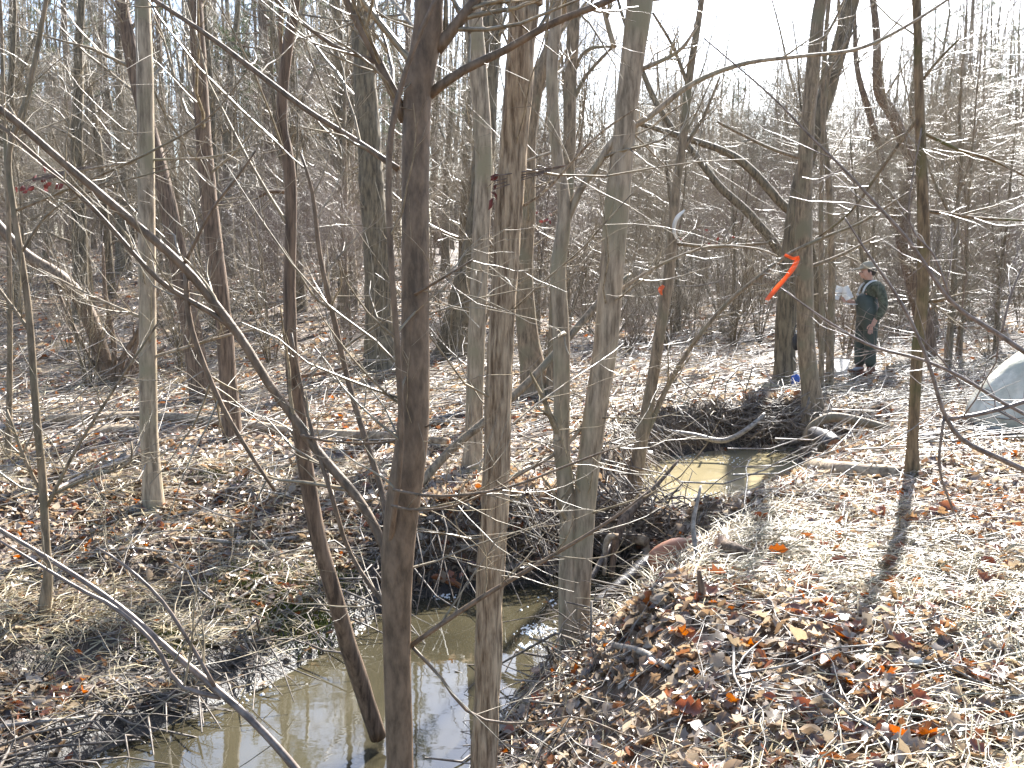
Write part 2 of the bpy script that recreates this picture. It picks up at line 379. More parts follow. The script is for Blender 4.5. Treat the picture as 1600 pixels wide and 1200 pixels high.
def eul(rx, ry, rz):
    cx, sx, cy, sy, cz, sz = np.cos(rx), np.sin(rx), np.cos(ry), np.sin(ry), np.cos(rz), np.sin(rz)
    R = np.empty((len(rx), 3, 3))
    R[:, 0, 0] = cz * cy; R[:, 0, 1] = cz * sy * sx - sz * cx; R[:, 0, 2] = cz * sy * cx + sz * sx
    R[:, 1, 0] = sz * cy; R[:, 1, 1] = sz * sy * sx + cz * cx; R[:, 1, 2] = sz * sy * cx - cz * sx
    R[:, 2, 0] = -sy; R[:, 2, 1] = cy * sx; R[:, 2, 2] = cy * cx
    return R
def scatter_mesh(name, shapes, pos, rot, sc, rg):
    VV, FF, base = [], [], 0; pick = rg.integers(0, len(shapes), len(pos))
    for k, (sv, sf) in enumerate(shapes):
        m = pick == k; n = m.sum()
        if not n: continue
        v = np.einsum('nij,vj->nvi', rot[m], sv) * sc[m][:, None, None] + pos[m][:, None, :]
        VV.append(v.reshape(-1, 3)); FF.append((sf[None] + base + (np.arange(n) * len(sv))[:, None, None]).reshape(-1, 4)); base += n * len(sv)
    return np.concatenate(VV), np.concatenate(FF)
_lip = np.random.default_rng(17)
def area_points(rg, n, y0, y1, power=1.0, margin=60):
    """points on the ground inside the camera's wedge (plus a margin)"""
    u = rg.random(n); Y = (y0 ** power + u * (y1 ** power - y0 ** power)) ** (1 / power)
    px = rg.uniform(-margin - 250, 1600 + margin, n)
    return (px - 800) / FPX * Y * 1.02, Y
def on_land(x, y, m=.02):
    s1 = sdist(W1, x, y); lip = (x < -.75) & (y > 4.2) & (y < 8) & (s1 < .30 + .25 * vnoise(x * 4 + 11, y * 4)) & (x < -.35 + .28 * (y - 4.2)) & (_lip.random(len(x)) < .85)
    return ~lip & (sdist(W1, x, y) > m) & (sdist(W2, x, y) > m)

# ---- the 300 leaves that show largest: parts of the ground
lg = np.random.default_rng(21)
leaf_meshes = []
for k, (sv, sf) in enumerate(LEAF_HI):
    me = faces_mesh('leaf', sv, sf); me.materials.append(M['leaf1']); leaf_meshes.append(me)
x, y = area_points(lg, 4200, 3.15, 6.8, .6, 0)
ok = on_land(x, y, .05) & (x > -.1 + .05 * y) & (lg.random(4200) < np.clip(.25 + .9 * (x - .6) - .28 * (y - 3.6), .03, 1)) ; x, y = x[ok][:300], y[ok][:300]
z = H(x, y)
for i in range(len(x)):
    o = obj('leaf', leaf_meshes[int(lg.integers(len(leaf_meshes)))], None, ground, (x[i], y[i], z[i] + lg.uniform(.015, .05)))
    o.rotation_euler = (lg.normal(0, .6), lg.normal(0, .5), lg.uniform(0, 6.28)); s = lg.uniform(.06, .13); o.scale = (s, s, s)

# ---- the rest of the litter
def litter():
    VV, FF, base = [], [], 0
    for shapes, n, y0, y1, pw, s0, s1, tilt in ((LEAF_HI, 7000, 2.9, 5.2, 1.6, .04, .10, .5), (LEAF_HI[10:], 13000, 4.6, 7.6, 1.6, .03, .075, .5), (LEAF_MD, 28000, 7.0, 15, 1.5, .045, .11, .45), (LEAF_LO, 24000, 14, 42, 1.3, .09, .2, .5)):
        x, y = area_points(lg, n, y0, y1, pw)
        ok = on_land(x, y, .0)
        straw = (vnoise(x * .9 + 5, y * .9 + 2) + .25 * ((x > .6) & (x < 2.6) & (y > 5) & (y < 8)) + .3 * ((x < -1) & (x > -2.6) & (y < 8.2) & (y > 5.2)))
        ok &= lg.random(len(x)) > np.clip(straw * 1.7, 0, .82)
        x, y = x[ok], y[ok]; m = len(x)
        z = H(x, y) + lg.uniform(.004, .045, m)
        rot = eul(lg.normal(0, tilt, m), lg.normal(0, tilt, m), lg.uniform(0, 6.28, m)); sc = lg.uniform(s0, s1, m)
        v, f = scatter_mesh('l', shapes, np.stack([x, y, z], -1), rot, sc, lg)
        VV.append(v); FF.append(f + base); base += len(v)
    # thick drifts at the dam, tree feet and mounds
    for cx, cy, r, n, zz in ((.95, 8.45, .5, 900, .14), (.55, 5.1, .28, 330, .05), (.1, 8.0, .55, 800, .12), (2.1, 8.75, .3, 260, .1), (2.9, 9.9, .5, 400, .1), (3.9, 8.5, .5, 260, .08), (3.0, 12.6, .8, 500, .1), (-.3, 7.6, .5, 550, .08)):
        x = lg.normal(cx, r * .6, n); y = lg.normal(cy, r * .6, n); ok = on_land(x, y, -.06); x, y = x[ok], y[ok]; m = len(x)
        z = np.maximum(H(x, y), -.5) + lg.uniform(.0, zz, m) * np.exp(-((x - cx) ** 2 + (y - cy) ** 2) / (r * r))
        v, f = scatter_mesh('l', LEAF_HI, np.stack([x, y, z], -1), eul(lg.normal(0, .7, m), lg.normal(0, .7, m), lg.uniform(0, 6.28, m)), lg.uniform(.06, .12, m), lg)
        VV.append(v); FF.append(f + base); base += len(v)
    return faces_mesh('leaf_litter', np.concatenate(VV), np.concatenate(FF))
tag(obj('leaf_litter', litter(), M['leaf'], ground), 'dry tan and rust coloured fallen leaves', None, None, 'stuff')

def straw():
    VV, FF, base = [], [], 0
    for n, y0, y1, L0, L1, w in ((56000, 3.0, 8.5, .08, .32, .0022), (22000, 8.5, 18, .12, .45, .004)):
        x, y = area_points(lg, n, y0, y1, 1.5); ok = on_land(x, y, .0)
        st = vnoise(x * .9 + 5, y * .9 + 2) + .3 * ((x > .6) & (x < 2.6) & (y > 4.6) & (y < 8.5)) + .35 * ((x < -.9) & (x > -3) & (y < 8.4) & (y > 4.6))
        ok &= lg.random(n) < (.35 + st * 1.4) * np.where((x < -.9) & (y < 8) & (vnoise(x * 2.1 + 7, y * 2.1) + vnoise(x * 4.6, y * 4.6 + 3) < -.05), .25, 1); x, y = x[ok], y[ok]; m = len(x)
        z = H(x, y) + .015
        a = lg.normal(.2, 1.0, m); e = np.abs(lg.normal(.12, .25, m)); Ln = lg.uniform(L0, L1, m)
        d = np.stack([np.cos(a) * np.cos(e), np.sin(a) * np.cos(e), np.sin(e)], -1)
        p0 = np.stack([x, y, z], -1); p1 = p0 + d * Ln[:, None] * .5 + np.array([0, 0, .012]); p2 = p1 + (d + np.stack([lg.normal(0, .3, m), lg.normal(0, .3, m), -.9 * np.sin(e) - .12], -1)) * Ln[:, None] * .5
        sd = np.stack([-np.sin(a), np.cos(a), lg.normal(0, .6, m)], -1) * w
        v = np.stack([p0 - sd, p0 + sd, p1 - sd, p1 + sd, p2 - sd * .3, p2 + sd * .3], 1)
        q = np.array([(0, 1, 3, 2), (2, 3, 5, 4)])
        VV.append(v.reshape(-1, 3)); FF.append((q[None] + base + (np.arange(m) * 6)[:, None, None]).reshape(-1, 4)); base += 6 * m
    return faces_mesh('dry_grass', np.concatenate(VV), np.concatenate(FF))
tag(obj('dry_grass', straw(), M['straw']), 'matted dry straw and needles over the leaves', 'grass', None, 'stuff')

# ------------------------------------------------------------------ traced trees
def trace(pts, Y):
    """[(px,py,w[,Y])] -> world points, radii"""
    p, r = [], []
    for q in pts:
        yy = q[3] if len(q) > 3 else Y
        p.append(P(q[0], q[1], yy)); r.append(wpx(q[2], q[0], q[1], yy) / 2)
    return np.array(p), np.array(r)
def trunk_mesh(name, p, r, base, sides=14, ridge=.03, fine=.05, sharp=False):
    n = max(12, int(resample(p, 5)[1] / fine)); n = min(n, 220)
    q, rr, ln = resample(p, n, r)
    T = nz(np.gradient(q, axis=0)); ref = np.array([1.0, .1, 0]) if abs(nz(q[-1] - q[0])[2]) > .6 else np.array([0, .1, 1.0])
    A = nz(np.cross(T, ref)); B = np.cross(T, A); an = np.arange(sides) * 2 * math.pi / sides
    s = np.linspace(0, ln, n)
    ph = rng.uniform(0, 50)
    aa, ss = np.meshgrid(an / (2 * math.pi), s)
    if sharp:
        g = vnoise(aa * 13 + ph + 1.5 * vnoise(aa * 4, ss * 4 + ph), ss * 3.0 + ph); g = np.minimum(np.abs(g) * 4, 1) - .6
        k = 1 + ridge * (g + .7 * vnoise(aa * sides * .5 + ph, ss * 16) + .5 * vnoise(aa * 5, ss * 28 + ph))
    else:
        k = 1 + ridge * (2 * vnoise(aa * 5 + ph, ss * 2.2) + 1.2 * vnoise(aa * 9, ss * 9 + ph)) 
    rr2 = rr[:, None] * k
    ring = q[:, None] + rr2[..., None] * (np.cos(an)[None, :, None] * A[:, None] + np.sin(an)[None, :, None] * B[:, None]) - np.asarray(base)
    ii = np.arange(n * sides).reshape(n, sides)
    Q = np.stack([ii[:-1], np.roll(ii[:-1], -1, 1), np.roll(ii[1:], -1, 1), ii[1:]], -1).reshape(-1, 4)
    V = np.concatenate([ring.reshape(-1, 3), (q[:1] - base), (q[-1:] - base)]); c0, c1 = n * sides, n * sides + 1
    t0 = np.stack([np.full(sides, c0), np.roll(ii[0], -1), ii[0]], -1); t1 = np.stack([np.full(sides, c1), ii[-1], np.roll(ii[-1], -1)], -1)
    loops = np.concatenate([Q.ravel(), t0.ravel(), t1.ravel()]); nq = len(Q)
    st = np.concatenate([np.arange(nq) * 4, nq * 4 + np.arange(2 * sides) * 3]); tt = np.concatenate([np.full(nq, 4), np.full(2 * sides, 3)])
    return np_mesh(name, V, loops, st, tt)
MSH_BR = 'branch'
def tree(label, mat, trunk, Y=None, stems=(), branches=(), twigs=(26, 14), ext=4.0, name='tree', cat='tree', twmat='twig', flare=1.5, ridge=.05, sharp=False, sides=14, group=None, ground_snap=True, crown=True):
    b = trunk[0]
    if Y is None: Y = ground_hit(b[0], b[1])
    p, r = trace(trunk, Y)
    if ground_snap:
        h = h1(p[0][0], p[0][1])
        r[0] *= 1.08
        d = p[0].copy(); d[2] = min(h, p[0][2]) - .12
        if p[0][2] - h > .05: p[0:0] 
        p = np.vstack([d, p]); r = np.concatenate([[r[0] * flare], r])
        if p[1][2] - d[2] > .3: r[0] = r[1] * 1.1
    base = p[0] + np.array([0, 0, .12 if ground_snap else 0])
    if ext > 0:
        dr = nz(p[-1] - p[-2]); e1 = p[-1] + dr * ext * .5 + np.array([rng.normal(0, .1), rng.normal(0, .1), 0]); e2 = e1 + nz(dr + np.array([rng.normal(0, .12), rng.normal(0, .12), .3])) * ext * .5
        p = np.vstack([p, e1, e2]); r = np.concatenate([r, [r[-1] * .7, r[-1] * .2]])
    root = thing(name, label, cat, base, group)
    obj('trunk', trunk_mesh('trunk', p, r, base, sides, ridge, .045 if sharp else .06, sharp), mat, root)
    par, prd = [], []
    q, rq, _ = resample(p, 14, r); par.append(q); prd.append(rq)
    for kind, lst in (('stem', stems), ('branch', branches)):
        for br in lst:
            pp, rr = trace(br, Y)
            q, rq, ln = resample(pp, 14, rr)
            obj(kind, trunk_mesh(kind, pp, rr, base, 8 if kind == 'branch' else 10, .06, .06), mat, root)
            par.append(q); prd.append(rq)
    if crown:
        par = np.array(par); prd = np.array(prd)
        T = Tubes()
        if ext > 0:   # upper crown beyond the top of the picture
            c1, cr1 = sprout(par[:1], prd[:1], 12, .45, .98, (1.0, 2.2), (25, 65), .5, 7, .3)
            c2, cr2 = sprout(c1, cr1, 6, .2, .95, (.5, 1.1), (25, 60), .4, 5, .5); T.add(c1, cr1, 4); T.add(c2, cr2, 3)
        k1, k2 = twigs
        if k1:
            a, ar = sprout(par[:1], prd[:1] * .6, k1, .12, .8, (.5, 1.3), (45, 90), .35, 6, .16, .16, .3, .0022)
            T.add(a, ar, 4); a2, ar2 = sprout(a, ar, 5, .2, .95, (.2, .6), (30, 65), .3, 5, .6, .16, .4, .0014); T.add(a2, ar2, 3)
        if k2 and len(par) > 1:
            a, ar = sprout(par[1:], prd[1:], k2, .1, .98, (.2, .7), (30, 70), .3, 6, .5, .14, .3, .002)
            T.add(a, ar, 4); a2, ar2 = sprout(a, ar, 3, .2, .95, (.1, .3), (30, 65), .3, 4, .6, .14, .4, .0012); T.add(a2, ar2, 3)
        if T.g: tag(obj('twigs', T.mesh('twigs', base), M[twmat], root), None, None, None, 'stuff')
    return root

tree('dark smooth trunk standing at the near bank in front of the stream', M['dark'],
     [(626, 1290, 42), (625, 1200, 42), (620, 1000, 44), (622, 860, 52), (634, 760, 54), (646, 660, 50), (649, 500, 44), (649, 300, 42), (653, 150, 44), (668, 50, 46), (673, -40, 44)], 3.35,
     stems=[[(612, 910, 18, 3.4), (598, 850, 15, 3.45), (560, 780, 15, 3.5), (500, 710, 15, 3.55), (450, 640, 15, 3.6), (420, 600, 14, 3.6), (370, 520, 14, 3.6), (290, 420, 14, 3.6), (200, 340, 13, 3.6), (100, 255, 12, 3.6), (0, 170, 12, 3.6), (-120, 90, 9, 3.6)],
            [(608, 850, 12, 3.4), (597, 770, 10, 3.5), (572, 690, 10, 3.55), (545, 600, 9, 3.6), (520, 490, 9, 3.6), (500, 400, 8, 3.6), (488, 300, 6, 3.6), (470, 240, 4, 3.6)],
            [(606, 880, 11, 3.36), (616, 800, 10, 3.27), (627, 690, 10, 3.25), (622, 560, 10, 3.25), (612, 420, 10, 3.25), (607, 310, 10, 3.25), (610, 215, 10, 3.25), (628, 130, 9, 3.25), (655, 55, 8, 3.25), (690, -20, 7, 3.25)],
            [(640, 985, 7, 3.4), (590, 930, 7, 3.45), (545, 860, 7, 3.5), (520, 780, 7, 3.5), (492, 690, 6, 3.55), (470, 600, 5, 3.6), (455, 520, 4, 3.6)]],
     branches=[[(632, 190, 16), (605, 125, 15), (575, 65, 14), (548, 15, 13), (520, -50, 11)],
               [(668, 150, 17), (720, 112, 15), (790, 78, 13), (860, 38, 12), (930, 10, 11), (1010, -25, 9)],
               [(682, 78, 22), (712, 40, 19), (740, 5, 18), (775, -40, 15)],
               [(622, 264, 10, 3.35), (560, 222, 9, 3.4), (480, 172, 9, 3.45), (400, 112, 9, 3.5), (320, 52, 8, 3.55), (210, -20, 7, 3.6)],
               [(628, 162, 9), (600, 110, 8), (578, 92, 8), (530, 76, 7), (470, 34, 6), (420, -10, 5)],
               [(640, 1010, 9), (690, 975, 8), (745, 938, 8), (800, 905, 7), (880, 858, 6), (955, 812, 5), (1010, 770, 3)],
               [(645, 1012, 6), (690, 1060, 5), (720, 1102, 5), (760, 1126, 5), (830, 1130, 4), (900, 1120, 3), (980, 1150, 3)],
               [(615, 765, 5, 3.2), (660, 774, 5, 3.1), (720, 774, 5, 3.05), (800, 760, 4, 3.05), (880, 730, 4, 3.1), (960, 700, 3, 3.1), (1000, 690, 2, 3.1)],
               [(612, 790, 5, 3.2), (650, 797, 4, 3.1), (710, 790, 4, 3.1), (780, 760, 3, 3.1), (850, 720, 3, 3.1)],
               [(375, 525, 9, 3.6), (340, 495, 9, 3.6), (290, 466, 9, 3.6), (240, 430, 8, 3.6), (150, 330, 7, 3.6), (80, 265, 6, 3.6), (0, 195, 5, 3.6)],
               [(290, 420, 8, 3.6), (298, 510, 9, 3.6), (340, 620, 8, 3.6), (385, 700, 7, 3.6), (430, 768, 5, 3.6)],
               [(288, 412, 6, 3.6), (330, 330, 5, 3.6), (372, 275, 4, 3.6), (400, 235, 3, 3.6)],
               [(470, 680, 5, 3.55), (520, 690, 4, 3.5), (610, 690, 4, 3.4), (680, 660, 3, 3.3)],
               [(648, 460, 5, 3.3), (700, 430, 4, 3.2), (740, 405, 3, 3.2)]],
     twigs=(10, 8), ext=3.0, ridge=.025, sides=20, twmat='twig')
tree('shaggy brown barked trunk rising right through the middle of the view', M['shaggy'],
     [(752, 1300, 44), (755, 1200, 42), (762, 1050, 40), (766, 900, 42), (775, 750, 42), (779, 600, 40), (787, 450, 38), (797, 300, 42), (808, 150, 44), (820, 0, 44), (824, -60, 42)], 3.75,
     branches=[[(800, 330, 5), (850, 300, 4), (930, 215, 4), (1000, 165, 2)]], twigs=(11, 8), ext=3.5, ridge=.15, sharp=True, sides=48)
tree('pale two stemmed tree rooted at the stream edge', M['pale'],
     [(903, 1012, 34), (906, 900, 36), (916, 760, 36), (931, 640, 38), (946, 540, 38), (956, 420, 38), (966, 300, 38), (976, 200, 34), (987, 100, 36), (1000, 0, 42), (1008, -60, 40)], None,
     stems=[[(888, 1020, 34), (889, 900, 32), (887, 800, 27), (878, 700, 26), (878, 600, 26), (876, 500, 25), (872, 420, 25), (882, 330, 22), (869, 230, 18), (862, 120, 19), (868, 0, 20), (850, -150, 15), (830, -400, 8)]],
     branches=[[(880, 360, 13), (905, 300, 12), (935, 255, 11), (965, 212, 10), (1015, 182, 9), (1080, 132, 8), (1160, 100, 7), (1250, 88, 6), (1335, 78, 6), (1400, 50, 5), (1480, 0, 4), (1560, -60, 3)],
               [(960, 75, 9), (945, 20, 8), (935, -40, 7)], [(1000, 110, 8), (1060, 80, 6), (1090, 40, 4)],
               [(945, 470, 6), (1000, 432, 5), (1050, 405, 4), (1110, 385, 4), (1180, 388, 3), (1215, 400, 2)],
               [(873, 235, 5), (840, 245, 4), (800, 260, 3)], [(930, 640, 7), (880, 700, 6), (820, 735, 5), (760, 760, 3)]],
     twigs=(16, 9), ext=3.5, ridge=.035, sides=20)
tree('smooth grey trunk on the left bank before the long fallen log', M['pale'],
     [(240, 797, 34), (237, 740, 29), (232, 650, 27), (230, 450, 26), (228, 250, 26), (226, 100, 25), (222, 0, 24), (221, -60, 22)], None,
     branches=[[(232, 560, 5), (300, 540, 5), (370, 520, 4), (450, 505, 3)], [(229, 250, 5), (150, 262, 4), (60, 280, 3)], [(231, 500, 5), (160, 470, 4), (60, 420, 3)], [(230, 250, 4), (330, 245, 3), (400, 225, 2)]], twigs=(24, 10), ext=4, ridge=.03, sides=18, twmat='twig')
tree('slim grey sapling rooted above tangled bank roots', M['grey'],
     [(68, 968, 22), (75, 900, 15), (72, 850, 13), (66, 740, 13), (57, 650, 12), (46, 500, 11), (36, 420, 10), (22, 330, 9), (14, 240, 9), (40, 160, 9), (58, 80, 8), (72, 0, 7)], None,
     branches=[[(75, 790, 7), (40, 720, 6), (10, 640, 5)], [(75, 790, 6), (120, 700, 5), (190, 590, 4), (250, 500, 3)], [(78, 775, 5), (130, 750, 5), (200, 725, 4), (205, 690, 3)],
               [(48, 520, 6), (20, 480, 5), (-10, 440, 4)], [(22, 330, 5), (120, 290, 4), (230, 240, 4), (330, 180, 3), (400, 90, 2)], [(30, 400, 5), (80, 330, 4), (170, 290, 3), (300, 255, 2)]], twigs=(16, 12), ext=2, ridge=.03, twmat='twig', sides=12)
tree('thin grey sapling near the edge of the picture on the left bank', M['grey'], [(12, 722, 10), (15, 600, 9), (15, 450, 8), (12, 300, 7), (5, 150, 6), (0, 0, 5)], None, twigs=(8, 0), ext=2)
tree('reddish brown trunk leaning left behind the fallen log', M['brown'], [(314, 632, 32), (302, 530, 30), (286, 450, 29), (272, 370, 27), (252, 270, 24), (230, 190, 23), (207, 90, 22), (190, 0, 21)], None, twigs=(16, 0), ext=1.5, ridge=.07)
tree('dark brown trunk standing just behind the middle of the fallen log', M['brown'], [(364, 692, 30), (357, 600, 27), (349, 500, 26), (340, 420, 26), (327, 320, 25), (318, 220, 24), (312, 120, 23), (305, 0, 22)], None, twigs=(12, 0), ext=1, ridge=.08)
tree('dark multi stemmed bush with one thick arching stem', M['dark'], [(170, 606, 26), (152, 530, 24), (128, 472, 24), (92, 432, 22), (50, 406, 20), (20, 378, 16), (-20, 330, 12)], None,
     stems=[[(182, 604, 14), (192, 560, 10), (215, 520, 8), (250, 450, 5)], [(186, 604, 12), (205, 560, 8), (225, 500, 5)], [(165, 600, 11), (140, 560, 7), (110, 500, 5), (80, 430, 4)], [(176, 604, 10), (178, 540, 8), (165, 460, 6), (160, 380, 4)], [(190, 604, 10), (220, 575, 7), (260, 540, 4)]],
     twigs=(14, 8), ext=0, name='bush', cat='bush', twmat='redtwig')
tree('massive furrowed trunk behind the dark smooth trunk', M['far'], [(600, 576, 62), (594, 520, 46), (592, 480, 42), (588, 380, 40), (580, 280, 38), (572, 150, 34), (560, 0, 30)], None, twigs=(14, 0), ext=3, ridge=.1, sharp=True, sides=26)
tree('flared dark trunk behind the grey trunk with wire like scar', M['far'], [(706, 560, 56), (722, 480, 46), (740, 400, 40), (752, 300, 34), (762, 150, 32), (772, 0, 32)], None, twigs=(14, 0), ext=5, ridge=.1, sharp=True, sides=24)
tree('straight pale trunk with dark branch scars on the far stream bank', M['pale'], [(737, 737, 36), (740, 690, 29), (742, 600, 28), (746, 500, 27), (750, 400, 28), (756, 250, 27), (746, 100, 29), (738, 0, 30)], None,
     branches=[[(745, 540, 6), (770, 470, 5), (790, 420, 4), (760, 370, 3)]], twigs=(22, 6), ext=4, ridge=.03, sides=18)
tree('grey trunk with a spreading foot beyond the debris dam', M['grey'], [(842, 622, 56), (832, 570, 40), (824, 520, 34), (818, 430, 30), (822, 330, 28), (824, 230, 28), (836, 140, 26), (862, 70, 22), (880, 0, 20)], None,
     branches=[[(822, 220, 20), (812, 120, 18), (800, 0, 16), (795, -90, 12)]], twigs=(12, 4), ext=3, ridge=.06)
tree('slender grey trunk just behind the pale two stemmed tree', M['grey'], [(866, 625, 24), (866, 540, 21), (872, 430, 20), (884, 330, 20), (889, 230, 20), (891, 120, 20), (896, 0, 20)], None,
     branches=[[(890, 170, 7), (915, 120, 6), (960, 70, 4)], [(889, 130, 6), (915, 80, 5), (960, 72, 4)]], twigs=(12, 6), ext=4)
tree('thin crooked tree leaning over the upper pool', M['grey'], [(990, 772, 26), (1000, 700, 21), (1015, 620, 19), (1031, 520, 17), (1046, 420, 17), (1056, 300, 14), (1066, 230, 13), (1076, 130, 12), (1090, 40, 10), (1096, 0, 9)], None,
     stems=[[(1002, 700, 8), (1040, 610, 8), (1085, 535, 7), (1140, 470, 6), (1190, 430, 6), (1235, 396, 6), (1290, 370, 5), (1350, 345, 4), (1420, 300, 3)]],
     branches=[[(1064, 240, 8), (1100, 180, 5), (1125, 120, 3)], [(1076, 135, 7), (1050, 70, 5), (1020, 20, 4)], [(1050, 380, 6), (1110, 385, 5), (1200, 380, 4)]], twigs=(22, 12), ext=2.5)
tree('grey trunk at the corner of the upper pool beside the man', M['grey'], [(1272, 660, 36), (1265, 590, 29), (1260, 540, 28), (1257, 450, 28), (1256, 350, 27), (1258, 250, 24), (1266, 150, 22), (1276, 50, 21), (1283, 0, 20)], None,
     branches=[[(1258, 250, 6), (1200, 230, 5), (1120, 190, 4)], [(1262, 160, 5), (1300, 100, 4), (1340, 40, 3)], [(1257, 420, 6), (1310, 400, 5), (1370, 370, 4)]], twigs=(12, 6), ext=4)
tree('short thick dark trunk behind the corner of the upper pool', M['far'], [(1226, 597, 36), (1226, 540, 31), (1229, 480, 30), (1235, 400, 29), (1248, 300, 26), (1275, 200, 26), (1298, 120, 26), (1318, 50, 25), (1330, 0, 25)], None, twigs=(14, 0), ext=4, ridge=.08)
for lab, t in (('thinner of two poles between the pool corner trunk and the man', [(1283, 612, 9), (1284, 500, 8), (1283, 400, 8), (1284, 280, 7), (1290, 150, 6)]),
               ('thicker of two poles between the pool corner trunk and the man', [(1296, 606, 13), (1298, 520, 11), (1300, 420, 11), (1296, 300, 10), (1286, 180, 8), (1290, 60, 7)])):
    tree(lab, M['grey'], t, None, twigs=(8, 0), ext=2)
tree('mossy orange brown trunk on the right bank before the pale boulder', M['moss'], [(1425, 742, 24), (1426, 690, 18), (1428, 650, 17), (1434, 550, 18), (1442, 450, 19), (1443, 350, 19), (1438, 200, 15), (1435, 100, 13), (1431, 0, 12)], None,
     branches=[[(1440, 470, 7), (1462, 470, 6), (1480, 467, 4)], [(1442, 330, 6), (1470, 332, 6), (1530, 341, 5), (1620, 345, 3)], [(1438, 205, 6), (1500, 235, 5), (1550, 250, 4), (1620, 285, 3)], [(1437, 180, 6), (1380, 260, 5), (1330, 330, 4), (1280, 370, 3)], [(1437, 130, 5), (1470, 90, 4), (1500, 60, 3)]], twigs=(10, 8), ext=3, twmat='twig')
tree('curved trunk bending behind the mossy orange brown trunk', M['brown'], [(1447, 562, 34), (1442, 500, 28), (1425, 430, 26), (1412, 370, 26), (1408, 330, 24), (1428, 270, 20), (1412, 220, 19), (1392, 175, 18), (1372, 140, 15), (1370, 60, 12), (1364, 0, 11)], None,
     branches=[[(1418, 400, 18), (1390, 300, 14), (1365, 200, 11), (1340, 110, 9), (1335, 20, 6)]], twigs=(12, 6), ext=3)
tree('leaning tree arching left above the brush', M['far'], [(1238, 560, 18, 21), (1228, 420, 16, 21), (1180, 345, 14, 21), (1125, 292, 12, 21), (1085, 240, 11, 21), (1050, 200, 10, 21), (1020, 150, 9, 21), (1000, 100, 7, 21)], 21, twigs=(26, 0), ext=2)
tree('bowed thin tree above the brush reaching left', M['far'], [(1290, 570, 16, 18), (1262, 375, 15, 18), (1215, 312, 14, 18), (1170, 262, 13, 18), (1130, 236, 12, 18), (1060, 212, 10, 18), (990, 190, 7, 18)], 18, twigs=(26, 0), ext=0)

# dead stems, overhanging branches, bushes near the camera
tree('broken dead stem with orange scars hanging into the stream', M['brown'], [(592, 1152, 26, 4.75), (570, 1085, 27, 4.7), (545, 1010, 27, 4.6), (520, 920, 26, 4.5), (495, 830, 26, 4.45), (476, 720, 25, 4.4), (462, 620, 25, 4.35), (455, 550, 21, 4.3), (452, 450, 19, 4.3), (455, 330, 18, 4.3), (451, 255, 18, 4.3), (440, 190, 17, 4.3), (446, 100, 16, 4.3), (462, 0, 15, 4.3), (475, -60, 14, 4.3)], 4.4,
     branches=[[(455, 590, 6), (520, 580, 5), (570, 560, 3)], [(445, 300, 6), (420, 300, 5), (400, 310, 4)], [(448, 110, 8), (438, 60, 7), (440, -20, 6)]], twigs=(5, 3), ext=1.5, ground_snap=False, ridge=.1, name='dead_stem', cat='dead stem', sides=18)
tree('bare forked branch stretching low over the water from below', M['redtwig'], [(560, 1330, 16, 3.3), (465, 1205, 13, 3.3), (400, 1132, 12, 3.35), (340, 1078, 12, 3.4), (270, 1020, 10, 3.5), (190, 950, 9, 3.55), (100, 888, 8, 3.6), (0, 828, 7, 3.6), (-80, 780, 5, 3.6)], 3.4,
     branches=[[(345, 1090, 8), (280, 1070, 8), (240, 1005, 7), (180, 950, 7), (120, 918, 6), (0, 845, 4)], [(335, 1072, 7), (300, 1010, 7), (250, 935, 6), (190, 880, 5), (150, 855, 3)]], twigs=(6, 5), ext=0, ground_snap=False, name='leaning_sapling', cat='sapling')
tree('dark red bare bush reaching in over the pale boulder', M['redtwig'], [(1700, 800, 11.5, 5.2), (1640, 755, 9.4, 5.2), (1570, 720, 8.6, 5.2), (1505, 688, 7.9, 5.2), (1475, 645, 6.5, 5.2), (1455, 580, 5.8, 5.2), (1432, 520, 5.0, 5.2), (1400, 460, 5.0, 5.2), (1355, 395, 3.6, 5.2), (1320, 340, 2.2, 5.2)], 5.2,
     branches=[[(1660, 590, 9.8), (1560, 522, 7.5), (1490, 475, 6.8), (1440, 405, 6.0), (1415, 370, 6.0), (1368, 318, 5.2), (1322, 268, 4.5), (1265, 212, 3.8), (1205, 150, 3.0), (1100, 60, 2.2)],
               [(1690, 720, 7.5), (1620, 660, 6.0), (1560, 625, 5.2), (1500, 588, 5.2), (1440, 562, 4.5), (1360, 540, 4.5), (1290, 500, 3.8), (1220, 450, 2.2)],
               [(1480, 655, 6.0), (1540, 645, 6.8), (1620, 620, 6.8), (1690, 580, 5.2)], [(1500, 600, 3.0), (1470, 560, 3.0), (1420, 510, 2.2)],
               [(1486, 470, 3.8), (1460, 400, 3.8), (1420, 340, 3.0), (1440, 200, 2.2)], [(1565, 520, 3.8), (1580, 460, 3.8), (1605, 400, 2.2)], [(1475, 650, 4.5), (1468, 730, 4.5), (1490, 800, 3.8)]],
     twigs=(6, 7), ext=0, ground_snap=False, name='bush', cat='bush', twmat='redtwig')

